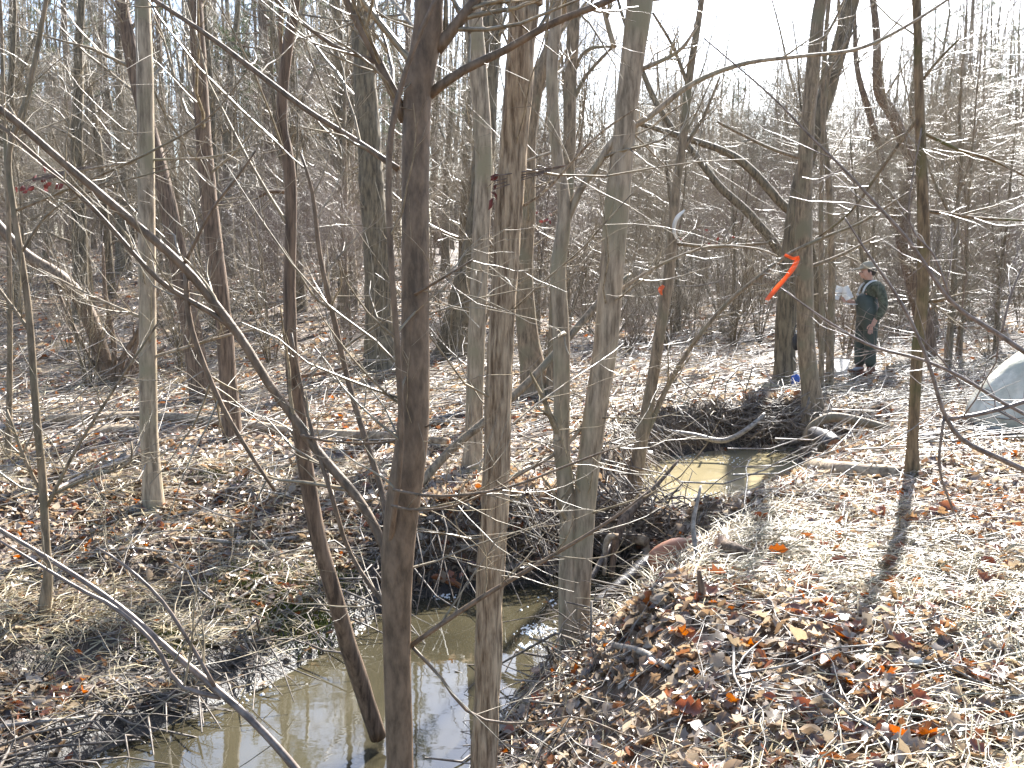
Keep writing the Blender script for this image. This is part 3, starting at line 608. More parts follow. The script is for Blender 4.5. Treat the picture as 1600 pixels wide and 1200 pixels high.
# ------------------------------------------------------------------ the woods: variants, then copies
def var_tree(seed, Ht, r0, lean, k1, low, L1, mat, twm='twig', fork=False, up=.5):
    rg = np.random.default_rng(seed)
    n = 10; zz = np.linspace(0, 1, n); a = rg.uniform(0, 6.28)
    bend = np.cumsum(rg.normal(0, .10, (n, 2)), 0) * .6
    pts = np.stack([lean * Ht * zz ** 1.4 * math.cos(a) + bend[:, 0] * zz, lean * Ht * zz ** 1.4 * math.sin(a) + bend[:, 1] * zz, zz * Ht], -1)
    rad = r0 * (1 - .8 * zz); rad[0] *= 1.3
    T1 = Tubes().add(np.vstack([pts[:1] - [0, 0, .3], pts]), np.concatenate([[rad[0] * 1.2], rad]), 8)
    pp, rp = pts[None], rad[None]
    T2 = Tubes()
    if fork:
        f, fr = sprout(pp, rp, 2, .25, .5, (Ht * .45, Ht * .6), (15, 35), .8, 10, .7, .08, .2, rg=rg); T1.add(f, fr, 6); pp = np.concatenate([pp, f]); rp = np.concatenate([rp, fr])
    b1, r1 = sprout(pp, rp, k1, low, .98, L1, (40, 85), up, 7, .25, .13, .25, .004, .6, rg=rg)
    b2, r2 = sprout(b1, r1, 6, .15, .95, (.5, 1.2), (30, 65), .3, 5, .55, .14, .35, .003, .4, rg=rg)
    b3, r3 = sprout(b2, r2, 4, .2, .95, (.2, .6), (25, 65), .2, 4, .6, .14, .5, .0022, .3, rg=rg)
    T2.add(b1, r1, 4); T2.add(b2, r2, 3); T2.add(b3, r3, 3)
    mt = T1.mesh('trunk', rough=.05); mt.materials.append(mat); mc = T2.mesh('crown'); mc.materials.append(M[twm])
    return mt, mc
def var_shrub(seed, Ht, ns, sp, mat='twig', k2=7, k3=4):
    rg = np.random.default_rng(seed); n = 7; ps, rs = [], []
    for i in range(ns):
        a = rg.uniform(0, 6.28); s = rg.uniform(.1, sp); h = Ht * rg.uniform(.55, 1); zz = np.linspace(0, 1, n)
        w = np.cumsum(rg.normal(0, .05, (n, 2)), 0) * Ht * .25
        ps.append(np.stack([math.cos(a) * (.05 + s * zz ** 1.3) + w[:, 0] * zz, math.sin(a) * (.05 + s * zz ** 1.3) + w[:, 1] * zz, zz * h - .05], -1)); rs.append(rg.uniform(.007, .016) * (1 - .75 * zz))
    ps, rs = np.array(ps), np.array(rs)
    b2, r2 = sprout(ps, rs, k2, .15, .95, (.35 * Ht * .5, .3 * Ht), (25, 65), .35, 5, .6, .14, .4, .0025, .3, rg=rg)
    b3, r3 = sprout(b2, r2, k3, .15, .95, (.15, .5), (25, 65), .2, 4, .65, .15, .5, .002, .2, rg=rg)
    a = Tubes().add(ps, rs, 5).mesh('stems'); a.materials.append(M['far'])
    b = Tubes().add(b2, r2, 3).add(b3, r3, 3).mesh('twigs'); b.materials.append(M[mat])
    return a, b
def copy_of(src, nm, label, cat, group, loc, rz, sc):
    r = thing(nm, label, cat, loc, group, rz); r.scale = (sc, sc, sc)
    for me, cn in src:
        o = bpy.data.objects.new(cn, me); COL.objects.link(o); o.parent = r
        if cn == 'twigs' or cn == 'stems': o['kind'] = 'stuff'
    return r
tall = [[(a, 'trunk'), (b, 'crown')] for a, b in (
    var_tree(1, 9.5, .19, .03, 34, .12, (1.0, 2.3), M['brown']), var_tree(2, 11, .24, .05, 32, .18, (1.1, 2.5), M['far'], fork=True), var_tree(3, 8.5, .12, .08, 34, .1, (.9, 2.1), M['grey']),
    var_tree(4, 10, .21, .02, 34, .15, (1.0, 2.3), M['far']), var_tree(5, 7.5, .085, .10, 32, .1, (.8, 1.8), M['grey'], fork=True), var_tree(6, 6.5, .05, .14, 36, .1, (.8, 1.7), M['far'], 'redtwig'))]
small = [[(a, 'trunk'), (b, 'crown')] for a, b in (
    var_tree(11, 5.5, .05, .12, 40, .08, (.8, 2.0), M['far'], fork=True), var_tree(12, 6.5, .06, .2, 42, .08, (.9, 2.2), M['far']), var_tree(13, 4.5, .04, .15, 36, .06, (.7, 1.7), M['grey'], 'redtwig', fork=True), var_tree(14, 7.0, .07, .05, 44, .1, (.9, 2.2), M['grey'], fork=True))]
shrubs = [[(a, 'stems'), (b, 'twigs')] for a, b in (var_shrub(21, 2.4, 9, 1.1), var_shrub(22, 1.7, 10, .9, 'redtwig'), var_shrub(23, 3.2, 8, 1.3), var_shrub(24, 1.2, 9, .8), var_shrub(25, 2.0, 12, 1.4, 'twig', 8, 4))]
thicket = [[(a, 'stems'), (b, 'twigs')] for a, b in (var_shrub(26, 4.2, 11, 1.6, 'twig', 9, 6), var_shrub(27, 5.2, 9, 1.8, 'twig', 10, 6), var_shrub(28, 3.6, 12, 1.9, 'redtwig', 9, 6))]
ADJ = {}
for L_, A_ in ((tall, ('straight brown', 'stout forked', 'slim grey', 'thick straight grey', 'slender forked grey', 'thin leaning')), (small, ('short forked', 'short leaning', 'small forked reddish', 'upright forked')), (shrubs, ('many stemmed', 'low reddish', 'tall open', 'knee high', 'wide spreading')), (thicket, ('dense upright', 'very tall', 'broad reddish'))):
    for a_, b_ in zip(L_, A_): ADJ[id(a_)] = b_
wr = np.random.default_rng(31)
placed = []
def spot(px, Y):
    x = (px - 800) / FPX * Y; return x, Y
def clear(x, Y, d):
    for a, b in placed:
        if (a - x) ** 2 + (b - Y) ** 2 < d * d: return False
    placed.append((x, Y)); return True
def plant(lst, n, pxr, Yr, nm, label, cat, group, sc, d=.6, pw=1.0):
    k = t = 0
    while k < n and t < n * 8:
        t += 1
        Y = (Yr[0] ** pw + wr.random() * (Yr[1] ** pw - Yr[0] ** pw)) ** (1 / pw); px = wr.uniform(*pxr); x, Y = spot(px, Y)
        if not clear(x, Y, d) : continue
        xx, yy = np.array([x]), np.array([Y])
        if sdist(W1, xx, yy)[0] < .4 or sdist(W2, xx, yy)[0] < .5: continue
        v_ = lst[int(wr.integers(len(lst)))]; copy_of(v_, nm, (ADJ.get(id(v_), '') + ' ' + label).strip(), cat, group, (x, Y, h1(x, Y) - .03), wr.uniform(0, 6.28), wr.uniform(*sc)); k += 1
plant(tall, 20, (-150, 560), (19, 28), 'tree', 'bare tree crowded in the woods beyond the fallen log', 'tree', 'trees in the woods beyond the fallen log', (.6, .82), 1.0)
plant(tall, 52, (-120, 800), (22, 52), 'tree', 'distant bare trunk deep in the woods of the left slope', 'tree', 'trees deep in the left woods', (.75, 1.0), 1.3, 1.5)
plant(tall[2:], 30, (1340, 1720), (22, 50), 'tree', 'bare tree in the woods behind the man', 'tree', 'trees in the woods behind the man', (.75, 1.05), 1.4)
plant(small, 46, (780, 1420), (24, 55), 'small_tree', 'low bare tree in the pale thicket beyond the marshy flat', 'tree', 'low trees in the thicket', (.9, 1.4), 1.3)
plant(small, 7, (-100, 560), (17, 24), 'sapling', 'thin bare sapling among the trunks on the left bank', 'sapling', 'saplings on the left bank', (.5, .8), .8)
plant(small, 12, (1300, 1700), (17, 26), 'sapling', 'thin bare sapling in the brush behind the man', 'sapling', 'saplings behind the man', (.5, .85), .8)
plant(shrubs, 30, (-100, 780), (13, 30), 'shrub', 'leafless grey shrub under the trees of the left slope', 'shrub', 'shrubs on the left slope', (.7, 1.1), .7)
plant(shrubs, 62, (820, 1280), (17, 38), 'shrub', 'leafless shrub in the pale brush beyond the stream', 'shrub', 'brush beyond the stream', (.6, 1.1), .6)
plant(shrubs, 36, (1250, 1700), (17, 34), 'shrub', 'leafless shrub in the brush behind the man', 'shrub', 'brush behind the man', (.7, 1.1), .6)

plant(thicket, 56, (780, 1330), (24, 50), 'shrub', 'tall twiggy bush massed in the pale thicket beyond the marshy flat', 'shrub', 'tall thicket bushes beyond the flat', (.8, 1.15), .9)
plant(thicket, 24, (1300, 1720), (21, 40), 'shrub', 'tall twiggy bush under the hazy trees behind the man', 'shrub', 'tall bushes behind the man', (.8, 1.1), .9)
plant(thicket, 24, (-150, 780), (24, 44), 'shrub', 'tall twiggy bush between the deep trunks of the left slope', 'shrub', 'tall bushes on the left slope', (.7, 1.0), .9)
def pine(seed):
    rg = np.random.default_rng(seed); Ht = rg.uniform(13, 16); n = 8; zz = np.linspace(0, 1, n)
    pts = np.stack([np.cumsum(rg.normal(0, .06, n)), np.cumsum(rg.normal(0, .06, n)), zz * Ht], -1); rad = .17 * (1 - .85 * zz)
    T = Tubes().add(pts, rad, 8); b1, r1 = sprout(pts[None], rad[None], 46, .3, .99, (1.2, 2.8), (65, 100), .3, 6, .3, .1, .3, .006, .6, rg=rg); T.add(b1, r1, 4)
    b2, r2 = sprout(b1, r1, 6, .25, 1, (.3, .8), (30, 60), .3, 4, .5, .12, .5, .003, rg=rg); T.add(b2, r2, 3)
    k = 46; idx = np.repeat(np.arange(len(b2)), k); t = rg.uniform(.3, 1, len(idx)); s = t * 2.99; i = s.astype(int); f = (s - i)[:, None]
    c = b2[idx, i] * (1 - f) + b2[idx, i + 1] * f; d = nz(b2[idx, i + 1] - b2[idx, i] * 1.0) * .5 + nz(rg.standard_normal((len(idx), 3))); d = nz(d); L = rg.uniform(.10, .2, len(idx))[:, None]
    sd = nz(np.cross(d, rg.standard_normal(d.shape))) * .006
    v = np.stack([c - sd, c + sd, c + d * L], 1).reshape(-1, 3)
    mf = faces_mesh('foliage', v, np.arange(len(v)).reshape(-1, 3), False); mf.materials.append(M['needle'])
    mt = T.mesh('trunk'); mt.materials.append(M['brown']); return [(mt, 'trunk'), (mf, 'crown')]
pines = [pine(41), pine(42)]
plant(pines, 20, (-150, 700), (26, 50), 'pine_tree', 'green needled pine rising among the bare trees of the left slope', 'pine tree', 'pines in the left woods', (.85, 1.1), 1.6)
plant(pines, 6, (1080, 1320), (50, 75), 'pine_tree', 'faint pine above the far thicket', 'pine tree', 'pines above the far thicket', (.55, .75), 2)
plant(pines, 5, (1400, 1700), (36, 60), 'pine_tree', 'hazy pine among tall trees behind the man', 'pine tree', 'pines behind the man', (.8, 1), 2)

def far_woods():
    rg = np.random.default_rng(51); n = 1750; px = rg.uniform(-500, 2100, n); Y = rg.uniform(55, 125, n); x = (px - 800) / FPX * Y
    z = H(x, Y); ht = np.where(px < 760, rg.uniform(13, 23, n), np.where(px > 1400, rg.uniform(10, 19, n), rg.uniform(7, 13, n)))
    k = 5; t = np.linspace(0, 1, k); w = rg.normal(0, .35, (n, k, 2)).cumsum(1)
    pts = np.stack([x[:, None] + w[:, :, 0], Y[:, None] + w[:, :, 1], z[:, None] - .2 + ht[:, None] * t], -1); rad = (rg.uniform(.05, .16, n))[:, None] * (1 - .8 * t)
    T = Tubes().add(pts, rad, 4); b, r = sprout(pts, rad, 12, .08, .97, (1.2, 3.4), (25, 70), .4, 4, .5, .12, .4, .02, .4, rg=rg); T.add(b, r, 3)
    c, cr = sprout(b, r, 3, .2, .95, (.7, 1.9), (25, 65), .3, 2, .6, .15, .6, .012, .3, rg=rg); T.add(c, cr, 3)
    return T.mesh('far_woods')
tag(obj('far_woods', far_woods(), M['far']), 'far off bare woods closing the view', 'woods', None, 'stuff')

# ------------------------------------------------------------------ roots on the banks, twig litter
def bank_roots():
    T = Tubes(); rg = np.random.default_rng(61)
    def edge(poly, i0, i1, n, off=(.1, .4)):
        pl = poly[i0:i1 + 1]; seg = np.linalg.norm(np.diff(pl, axis=0), axis=1); s = np.concatenate([[0], np.cumsum(seg)]); u = rg.uniform(0, s[-1], n)
        x = np.interp(u, s, pl[:, 0]); y = np.interp(u, s, pl[:, 1]); k = np.clip(np.searchsorted(s, u) - 1, 0, len(seg) - 1); d = (pl[k + 1] - pl[k]) / seg[k][:, None]
        nrm = np.stack([-d[:, 1], d[:, 0]], -1); o = rg.uniform(*off, n)[:, None]
        c = np.array([x, y]).T; a = c + nrm * o; return a, c, nrm
    for poly, i0, i1, n, zw in ((W1, 2, 14, 260, ZW1), (W1, 8, 13, 70, ZW1), (W2, 1, 6, 320, ZW2), (W1, 16, 22, 60, ZW1)):
        a, c, nrm = edge(poly, i0, i1, n)
        za = H(a[:, 0], a[:, 1]) + .02; m = n
        b = c - nrm * rg.uniform(-.1, .12, m)[:, None] + rg.normal(0, .24, (m, 2)); zb = np.maximum(H(b[:, 0], b[:, 1]), zw - .05) + rg.uniform(-.02, .12, m)
        p0 = np.column_stack([a, za]); p3 = np.column_stack([b, zb]); p1 = p0 * .7 + p3 * .3 + rg.normal(0, .05, (m, 3)) + [0, 0, .05]; p2 = p0 * .3 + p3 * .7 + rg.normal(0, .06, (m, 3)) + [0, 0, .03]
        r = rg.uniform(.002, .008, m)[:, None] * np.array([1.2, 1, .8, .5]); T.add(np.stack([p0, p1, p2, p3], 1), r, 4)
    return T.mesh('bank_roots')
tag(obj('bank_roots', bank_roots(), M['root']), 'tangled fine roots hanging from the cut stream banks', 'roots', None, 'stuff')
def dam_debris():
    T = Tubes(); rg = np.random.default_rng(66)
    for n, c, r, za, zb, L, rr in ((360, (.75, 7.95), (.45, .24), -.52, -.10, (.15, .6), (.003, .011)), (230, (-.05, 7.6), (.55, .28), -.55, -.08, (.12, .5), (.003, .009)), (90, (1.25, 8.35), (.35, .3), -.5, -.28, (.2, .7), (.003, .009)), (120, (.55, 5.15), (.28, .25), -.5, -.12, (.15, .5), (.002, .006)), (200, (2.2, 12.25), (.9, .25), -.5, .05, (.4, 1.3), (.004, .013)), (80, (3.3, 11.5), (.4, .3), -.4, .02, (.3, .9), (.004, .012))):
        c0 = np.column_stack([rg.normal(c[0], r[0] * .6, n), rg.normal(c[1], r[1] * .6, n), rg.uniform(za, zb, n)]); a = rg.uniform(0, 6.28, n); e = rg.normal(0, .5, n)
        d = np.stack([np.cos(a) * np.cos(e), np.sin(a) * np.cos(e) * .6, np.sin(e)], -1); ln = rg.uniform(*L, n)[:, None, None]; t = np.linspace(-.5, .5, 5)[None, :, None]
        p = c0[:, None] + d[:, None] * ln * t + rg.normal(0, .03, (n, 5, 3)) * ln; p[..., 2] = np.maximum(p[..., 2], -.64)
        T.add(p, rg.uniform(*rr, n)[:, None] * np.linspace(1.1, .5, 5), 5)
    return T.mesh('dam_debris')
tag(obj('dam_debris', dam_debris(), M['root']), 'tangle of dark sticks piled in the dam and under the cut banks', 'sticks', None, 'stuff')
def twig_litter():
    T = Tubes(); rg = np.random.default_rng(71)
    for n, y0, y1, L0, L1, r0, r1, lift in ((2600, 3, 9, .12, .6, .0012, .004, .05), (2600, 9, 22, .3, 1.3, .003, .009, .14), (700, 7, 20, .4, 1.4, .003, .008, .4), (1500, 20, 40, .6, 2.2, .006, .014, .4)):
        x, y = area_points(rg, n, y0, y1, 1.4); ok = on_land(x, y, .03 if L1 < 1 else .45); x, y = x[ok], y[ok]; m = len(x); a = rg.normal(.35, .9, m); L = rg.uniform(L0, L1, m)
        k = 5; t = np.linspace(-.5, .5, k); X = x[:, None] + np.cos(a)[:, None] * L[:, None] * t + rg.normal(0, .03, (m, k)) * L[:, None]; Yy = y[:, None] + np.sin(a)[:, None] * L[:, None] * t + rg.normal(0, .03, (m, k)) * L[:, None]
        tilt = np.abs(rg.normal(0, lift, m))[:, None]
        Z = np.maximum(H(X.ravel(), Yy.ravel()).reshape(m, k), ZW1 + .03) + .02 + tilt * (t + .5) * L[:, None] + rg.uniform(0, .03, (m, 1))
        Z = np.maximum(Z, Z.mean(1, keepdims=True) - .1)
        T.add(np.stack([X, Yy, Z], -1), rg.uniform(r0, r1, m)[:, None] * np.linspace(1.1, .5, k), 4)
    return T.mesh('twig_litter')
tag(obj('twig_litter', twig_litter(), M['stick']), 'small pale twigs strewn over the leaves', 'twigs', None, 'stuff')

# ------------------------------------------------------------------ logs and sticks (traced)
def lying(name, label, cat, mat, pts, lift=.0, Y=None, sides=9, ridge=.08, group=None, ends=None):
    p, r = [], []
    for q in pts:
        yy = q[3] if len(q) > 3 else (Y or ground_hit(q[0], q[1]))
        w = P(q[0], q[1], yy); rr = wpx(q[2], q[0], q[1], yy) / 2; p.append(w + [0, 0, lift + rr * .4]); r.append(rr)
    p = np.array(p); r = np.array(r); base = p[0]
    if ends:
        root = thing(name, label, cat, base, group)
        obj('bark', trunk_mesh(name, p, r, base, sides, ridge, .05), mat, root)
        for k in (0, -1):
            if ends == 'last' and k == 0: continue
            d = nz(p[k] - p[1 if k == 0 else -2]); obj('cut_end', Tubes().add(np.array([p[k] - d * .01, p[k] + d * .012]), np.array([r[k] * .93, r[k] * .9]), sides).mesh('cut_end', base), M['ochre'], root)
        return root
    return tag(obj(name, trunk_mesh(name, p, r, base, sides, ridge, .05), mat, None, base), label, cat, group)
lying('fallen_log', 'long slim fallen log lying across the left bank leaves', 'log', M['rot'], [(70, 668, 11), (130, 664, 14), (230, 662, 15), (360, 672, 15), (440, 685, 16), (520, 692, 17), (620, 698, 17), (700, 704, 14)], .06, ends='all', sides=14)
lying('log', 'broad rotten slab of wood beside the slim fallen log', 'log', M['rot'], [(120, 688, 18), (170, 680, 24), (215, 676, 18)], 0)
lying('root', 'smooth reddish bent root lying at the water edge behind the dark trunk', 'root', M['ochre'], [(632, 900, 14, 7.1), (665, 902, 15, 7.1), (700, 910, 13, 7.1), (720, 918, 8, 7.1)], 0)
lying('wet_log', 'black wet log slanting along the right edge of the dark hollow', 'log', M['wet'], [(930, 950, 20, 6.7), (975, 915, 24, 6.9), (1010, 885, 24, 7.1), (1050, 866, 20, 7.3)], .0)
lying('log', 'brown log half buried in leaves behind the rounded knob', 'log', M['brown'], [(1075, 842, 24), (1100, 850, 24), (1135, 860, 24), (1175, 872, 18)], 0)
lying('log', 'low brown log lying beside the foot of the mossy trunk', 'log', M['rot'], [(1270, 735, 30), (1310, 742, 32), (1360, 745, 28), (1405, 742, 20)], 0)
lying('root', 'grey arching root at the foot of the pool corner trunk', 'root', M['grey'], [(1255, 690, 10, 10.9), (1270, 668, 14, 10.9), (1300, 655, 16, 10.9), (1345, 662, 16, 10.8), (1390, 672, 12, 10.7)], 0)
lying('log', 'short dark log end poking out above the upper pool', 'log', M['wet'], [(1272, 682, 24, 10.7), (1288, 695, 34, 10.4), (1304, 706, 32, 10.2)], 0, ends='last', sides=12)
lying('stick', 'thick pale straight stick on the leaves of the right bank', 'stick', M['stick'], [(1100, 1020, 8), (1140, 1016, 10), (1200, 1010, 11), (1262, 1003, 9)], .01)
lying('stick', 'stout whitish stick at the edge of the near leaves', 'stick', M['stick'], [(1515, 1116, 10), (1560, 1108, 15), (1620, 1100, 15)], .02)
lying('root', 'pale bent root running out from the two stemmed tree', 'root', M['stick'], [(915, 1003, 12, 5.35), (960, 1020, 11), (1000, 1030, 11), (1045, 1055, 9)], .03)
lying('stick', 'gnarled grey branch piece on the straw of the right bank', 'stick', M['stick'], [(1075, 952, 12), (1110, 938, 14), (1150, 928, 10), (1180, 922, 6)], .02)
lying('stick', 'long thin stick curving over the straw toward the water', 'stick', M['stick'], [(1190, 912, 4), (1260, 898, 6), (1310, 891, 7), (1380, 888, 7), (1420, 872, 4)], .02)
lying('stick', 'white barkless stick below the low brown log', 'stick', M['stick'], [(1300, 755, 8), (1340, 760, 9), (1395, 770, 6)], .02)
lying('stick', 'bluish curved stick lying on the right bank straw', 'stick', M['stick'], [(1360, 872, 6), (1390, 860, 8), (1412, 842, 7)], .03)
lying('stick', 'grey branch on the ground in front of the pale boulder', 'stick', M['stick'], [(1440, 692, 9), (1480, 686, 10), (1530, 680, 8), (1575, 684, 5)], .04)
lying('stick', 'long slender stick crossing the left bank below the grey trunk', 'stick', M['stick'], [(250, 846, 4), (310, 850, 6), (380, 856, 7), (440, 850, 6), (505, 842, 4)], .03)
lying('stick', 'curved pale stick ending at the slim grey sapling', 'stick', M['stick'], [(85, 780, 5), (120, 762, 6), (165, 742, 6), (202, 726, 5)], .06)
lying('stick', 'dark wet branch hanging over the muddy left shore', 'stick', M['wet'], [(205, 1095, 7), (250, 1100, 9), (285, 1115, 9), (300, 1130, 6)], .04)
lying('stick', 'pale crooked stick low on the rooty left bank', 'stick', M['stick'], [(0, 1153, 7), (60, 1145, 7), (120, 1140, 7), (160, 1128, 5)], .05)
lying('stick', 'bleached stick beside the mossy hump of the left bank', 'stick', M['stick'], [(370, 945, 4), (395, 930, 6), (410, 912, 5), (450, 904, 4)], .03)
lying('stick', 'dark stick half sunk at the foot of the left bank', 'stick', M['wet'], [(270, 985, 8), (310, 1003, 10), (345, 1015, 8)], .02)
lying('pole', 'leaning dead pole crossing behind the shaggy trunk', 'pole', M['grey'], [(655, 760, 14, 7.9), (705, 705, 14, 8.1), (770, 650, 13, 8.3), (830, 595, 13, 8.5), (880, 540, 12, 8.7), (940, 470, 10, 8.9), (985, 430, 7, 9.1)], 0)
lying('board', 'weathered brown plank bridging the dark hollow by the stream', 'board', M['rot'], [(890, 812, 16, 8.0), (930, 825, 20, 7.9), (985, 842, 20, 7.8), (1010, 850, 16, 7.7)], .0)
lying('branch', 'dark bent dead branch standing in the debris dam', 'branch', M['brown'], [(955, 905, 9, 7.4), (962, 850, 12, 7.5), (976, 812, 17, 7.6), (1000, 785, 11, 7.7), (1030, 755, 6, 7.8), (1060, 720, 4, 7.9)], 0)
lying('stick', 'slanting stake propping the plank over the dark hollow', 'stick', M['root'], [(922, 908, 9, 7.2), (945, 868, 9, 7.4), (962, 840, 9, 7.6)], 0)
lying('stick', 'upright bent brown stub in front of the plank', 'stick', M['rot'], [(944, 900, 6, 7.3), (946, 860, 9, 7.4), (952, 842, 12, 7.4), (966, 840, 10, 7.4)], 0)
lying('stick', 'thin white stick rising from the straw by the rounded knob', 'stick', M['stick'], [(1094, 905, 9, 5.75), (1086, 850, 8, 5.8), (1083, 820, 8, 5.85), (1090, 785, 6, 5.9), (1095, 760, 4, 5.95)], 0)
lying('stump', 'thin rotten stump in the straw below the rounded knob', 'stump', M['brown'], [(q_[0], q_[1], q_[2], ground_hit(1098, 945)) for q_ in ((1098, 950, 20), (1097, 928, 12), (1094, 908, 9), (1092, 892, 6))], 0)
lying('branch', 'forked driftwood branch lying over the cut bank of the upper pool', 'branch', M['stick'], [(1020, 672, 6, 11.6), (1080, 680, 7, 11.5), (1130, 690, 9, 11.4), (1170, 670, 8, 11.4), (1195, 648, 6, 11.5)], 0)
# smaller loose sticks, alike within each place
sr = np.random.default_rng(81)
def loose(n, box, lab, grp, L, w):
    k = 0
    while k < n:
        px, py = sr.uniform(box[0], box[2]), sr.uniform(box[1], box[3]); Y = ground_hit(px, py); x = (px - 800) / FPX * Y * 1.0
        if sdist(W1, np.array([x]), np.array([Y]))[0] < .15 or sdist(W2, np.array([x]), np.array([Y]))[0] < .15: continue
        a = sr.normal(.2, .8); ln = sr.uniform(*L); t = np.linspace(-.5, .5, 5); X = x + math.cos(a) * ln * t + sr.normal(0, .025, 5) * ln; YY = Y + math.sin(a) * ln * t + sr.normal(0, .025, 5) * ln
        Z = H(X, YY) + .03 + np.abs(sr.normal(0, .1)) * ln * (t + .5); r = sr.uniform(*w) * np.linspace(1.1, .5, 5); p = np.stack([X, YY, Z], -1)
        T = Tubes().add(resample(p, 9)[0], np.interp(np.linspace(0, 1, 9), np.linspace(0, 1, 5), r), 6)
        if sr.random() < .6: c, cr = sprout(p[None], r[None], 2, .3, .9, (ln * .2, ln * .45), (25, 60), .0, 5, .6, rg=sr); T.add(c, cr, 5)
        tag(obj('stick', T.mesh('stick', p[0], .06), M['stick' if sr.random() < .8 else 'redtwig'], None, p[0]), lab, 'stick', grp); k += 1
loose(26, (1000, 790, 1600, 1180), 'dead twiggy stick lying loose on the leaves of the near right bank', 'sticks on the near right bank', (.25, .7), (.004, .009))
loose(22, (0, 720, 560, 980), 'dead twiggy stick lying loose on the near part of the left bank', 'sticks on the near left bank', (.3, .9), (.004, .010))
loose(12, (950, 585, 1260, 625), 'dead twiggy stick in the tangle beyond the upper pool', 'sticks beyond the upper pool', (.5, 1.1), (.005, .011))
loose(16, (780, 690, 1010, 860), 'dead twiggy stick caught in the debris dam', 'sticks in the debris dam', (.4, 1.1), (.005, .012))

# ------------------------------------------------------------------ knob, boulder, water sparkle and bubbles, moss
def lathe(prof, k=20):
    an = np.arange(k) * 2 * math.pi / k; V = np.array([(r * math.cos(a), r * math.sin(a), z) for r, z in prof for a in an]); n = len(prof); ii = np.arange(n * k).reshape(n, k)
    return V, np.stack([ii[:-1], np.roll(ii[:-1], -1, 1), np.roll(ii[1:], -1, 1), ii[1:]], -1).reshape(-1, 4)
V, F = lathe([(.001, -.16), (.04, -.155), (.075, -.13), (.092, -.08), (.097, -.02), (.092, .04), (.078, .09), (.062, .115), (.056, .13), (.06, .15), (.06, .17), (.05, .195), (.028, .21), (.001, .214)], 24)
V *= 1 + .04 * vnoise(V[:, :1] * 14 + 5, V[:, 2:3] * 12 + V[:, 1:2] * 9)
Yk = 6.7; pk = P(1050, 866, Yk)
kn = obj('wood_knob', faces_mesh('wood_knob', V, F), plain('smooth_red_brown_wood', (.30, .135, .075), .5, .4, .2, 9, .15), None, tuple(pk)); kn.rotation_euler = (math.radians(20), math.radians(58), math.radians(8))
tag(kn, 'smooth rounded reddish brown knob of wood resting by the debris dam', 'wood')

def boulder():
    bm = bmesh.new(); bmesh.ops.create_icosphere(bm, subdivisions=5, radius=1)
    for v in bm.verts:
        c = v.co; n = float(vnoise(np.array([c.x * 1.4 + c.z + 7]), np.array([c.y * 1.4 + 3]))[0]); n2 = float(vnoise(np.array([c.x * 5 + c.z * 4]), np.array([c.y * 5 + c.z * 2]))[0])
        f = 1 + .16 * n + .025 * n2
        x, y, z = c.x * f, c.y * f, c.z * f
        z = z if z > -.35 else -.35 + (z + .35) * .3
        s = .95 - .35 * max(0, z)                                # narrows to the top
        led = 1.07 if z < -.18 else 1.0                           # thicker foot below a groove
        if -.24 < z < -.17: led = .985
        v.co = (x * s * led, y * .8 * s * led, z)
    me = bpy.data.meshes.new('boulder'); bm.to_mesh(me); bm.free(); me.polygons.foreach_set('use_smooth', np.ones(len(me.polygons), bool)); return me
yb = 10.0; pb = P(1686, 696, yb)
bo = obj('boulder', boulder(), bark('pale_stone', (.44, .40, .30), (.76, .71, .58), 2.6, 2.6, .7, .6, .3, (.46, .45, .35), .03), None, (pb[0], yb + .5, h1(pb[0], yb) + .18)); bo.scale = (.88, .8, .72); tag(bo, 'large smooth pale grey boulder on the right bank leaves', 'boulder')

def foam_sparkle():  # tiny white domes: bubbles plus sun sparkle painted white on the water
    rg = np.random.default_rng(91); VV, FF, b = [], [], 0
    hv, hf = lathe([(1, 0), (.7, .55), (.02, .8)], 6)
    for cx, cy, r, n, z in ((836, 985, .10, 130, ZW1), (825, 1010, .06, 40, ZW1), (690, 930, .08, 50, ZW1), (745, 915, .12, 60, ZW1), (1060, 712, .35, 60, ZW2), (1150, 720, .2, 30, ZW2), (1095, 780, .25, 120, ZW2), (860, 1130 - 190, .15, 20, ZW1), (380, 1080, .15, 40, ZW1)):
        u, cyy, cz = ray(cx, cy); t = (z - CZ) / cz; c = np.array((u * t, cyy * t))
        q = c + rg.normal(0, r * .6, (n, 2)); s = rg.uniform(.003, .011, n)
        for (x, y), k in zip(q, s): VV.append(hv * k + [x, y, z]); FF.append(hf + b); b += len(hv)
    return faces_mesh('foam_sparkle', np.concatenate(VV), np.concatenate(FF))
tag(obj('foam_sparkle', foam_sparkle(), M['foam_sparkle']), 'white bubbles and painted sun sparkle on the muddy water', 'foam_sparkle', None, 'stuff')
def moss():
    rg = np.random.default_rng(95); VV, FF, b = [], [], 0
    for px, py, r, n in ((440, 955, .34, 2600), (400, 905, .22, 1000), (500, 900, .2, 800), (345, 750, .15, 500), (250, 1000, .15, 500)):
        Y = ground_hit(px, py); x0 = (px - 800) / FPX * Y
        x = rg.normal(x0, r * .6, n); y = rg.normal(Y, r * .5, n); z = H(x, y); h = rg.uniform(.015, .045, n); a = rg.uniform(0, 6.28, n); w = .005
        p = np.stack([x, y, z], -1); s = np.stack([np.cos(a), np.sin(a), a * 0], -1) * w; tip = p + np.stack([rg.normal(0, .008, n), rg.normal(0, .008, n), h], -1)
        VV.append(np.stack([p - s, p + s, tip], 1).reshape(-1, 3)); FF.append(np.arange(n * 3).reshape(-1, 3) + b); b += n * 3
    return faces_mesh('moss', np.concatenate(VV), np.concatenate(FF))
tag(obj('moss', moss(), M['moss_tuft']), 'green moss on the hump of the left bank', 'moss', None, 'stuff')

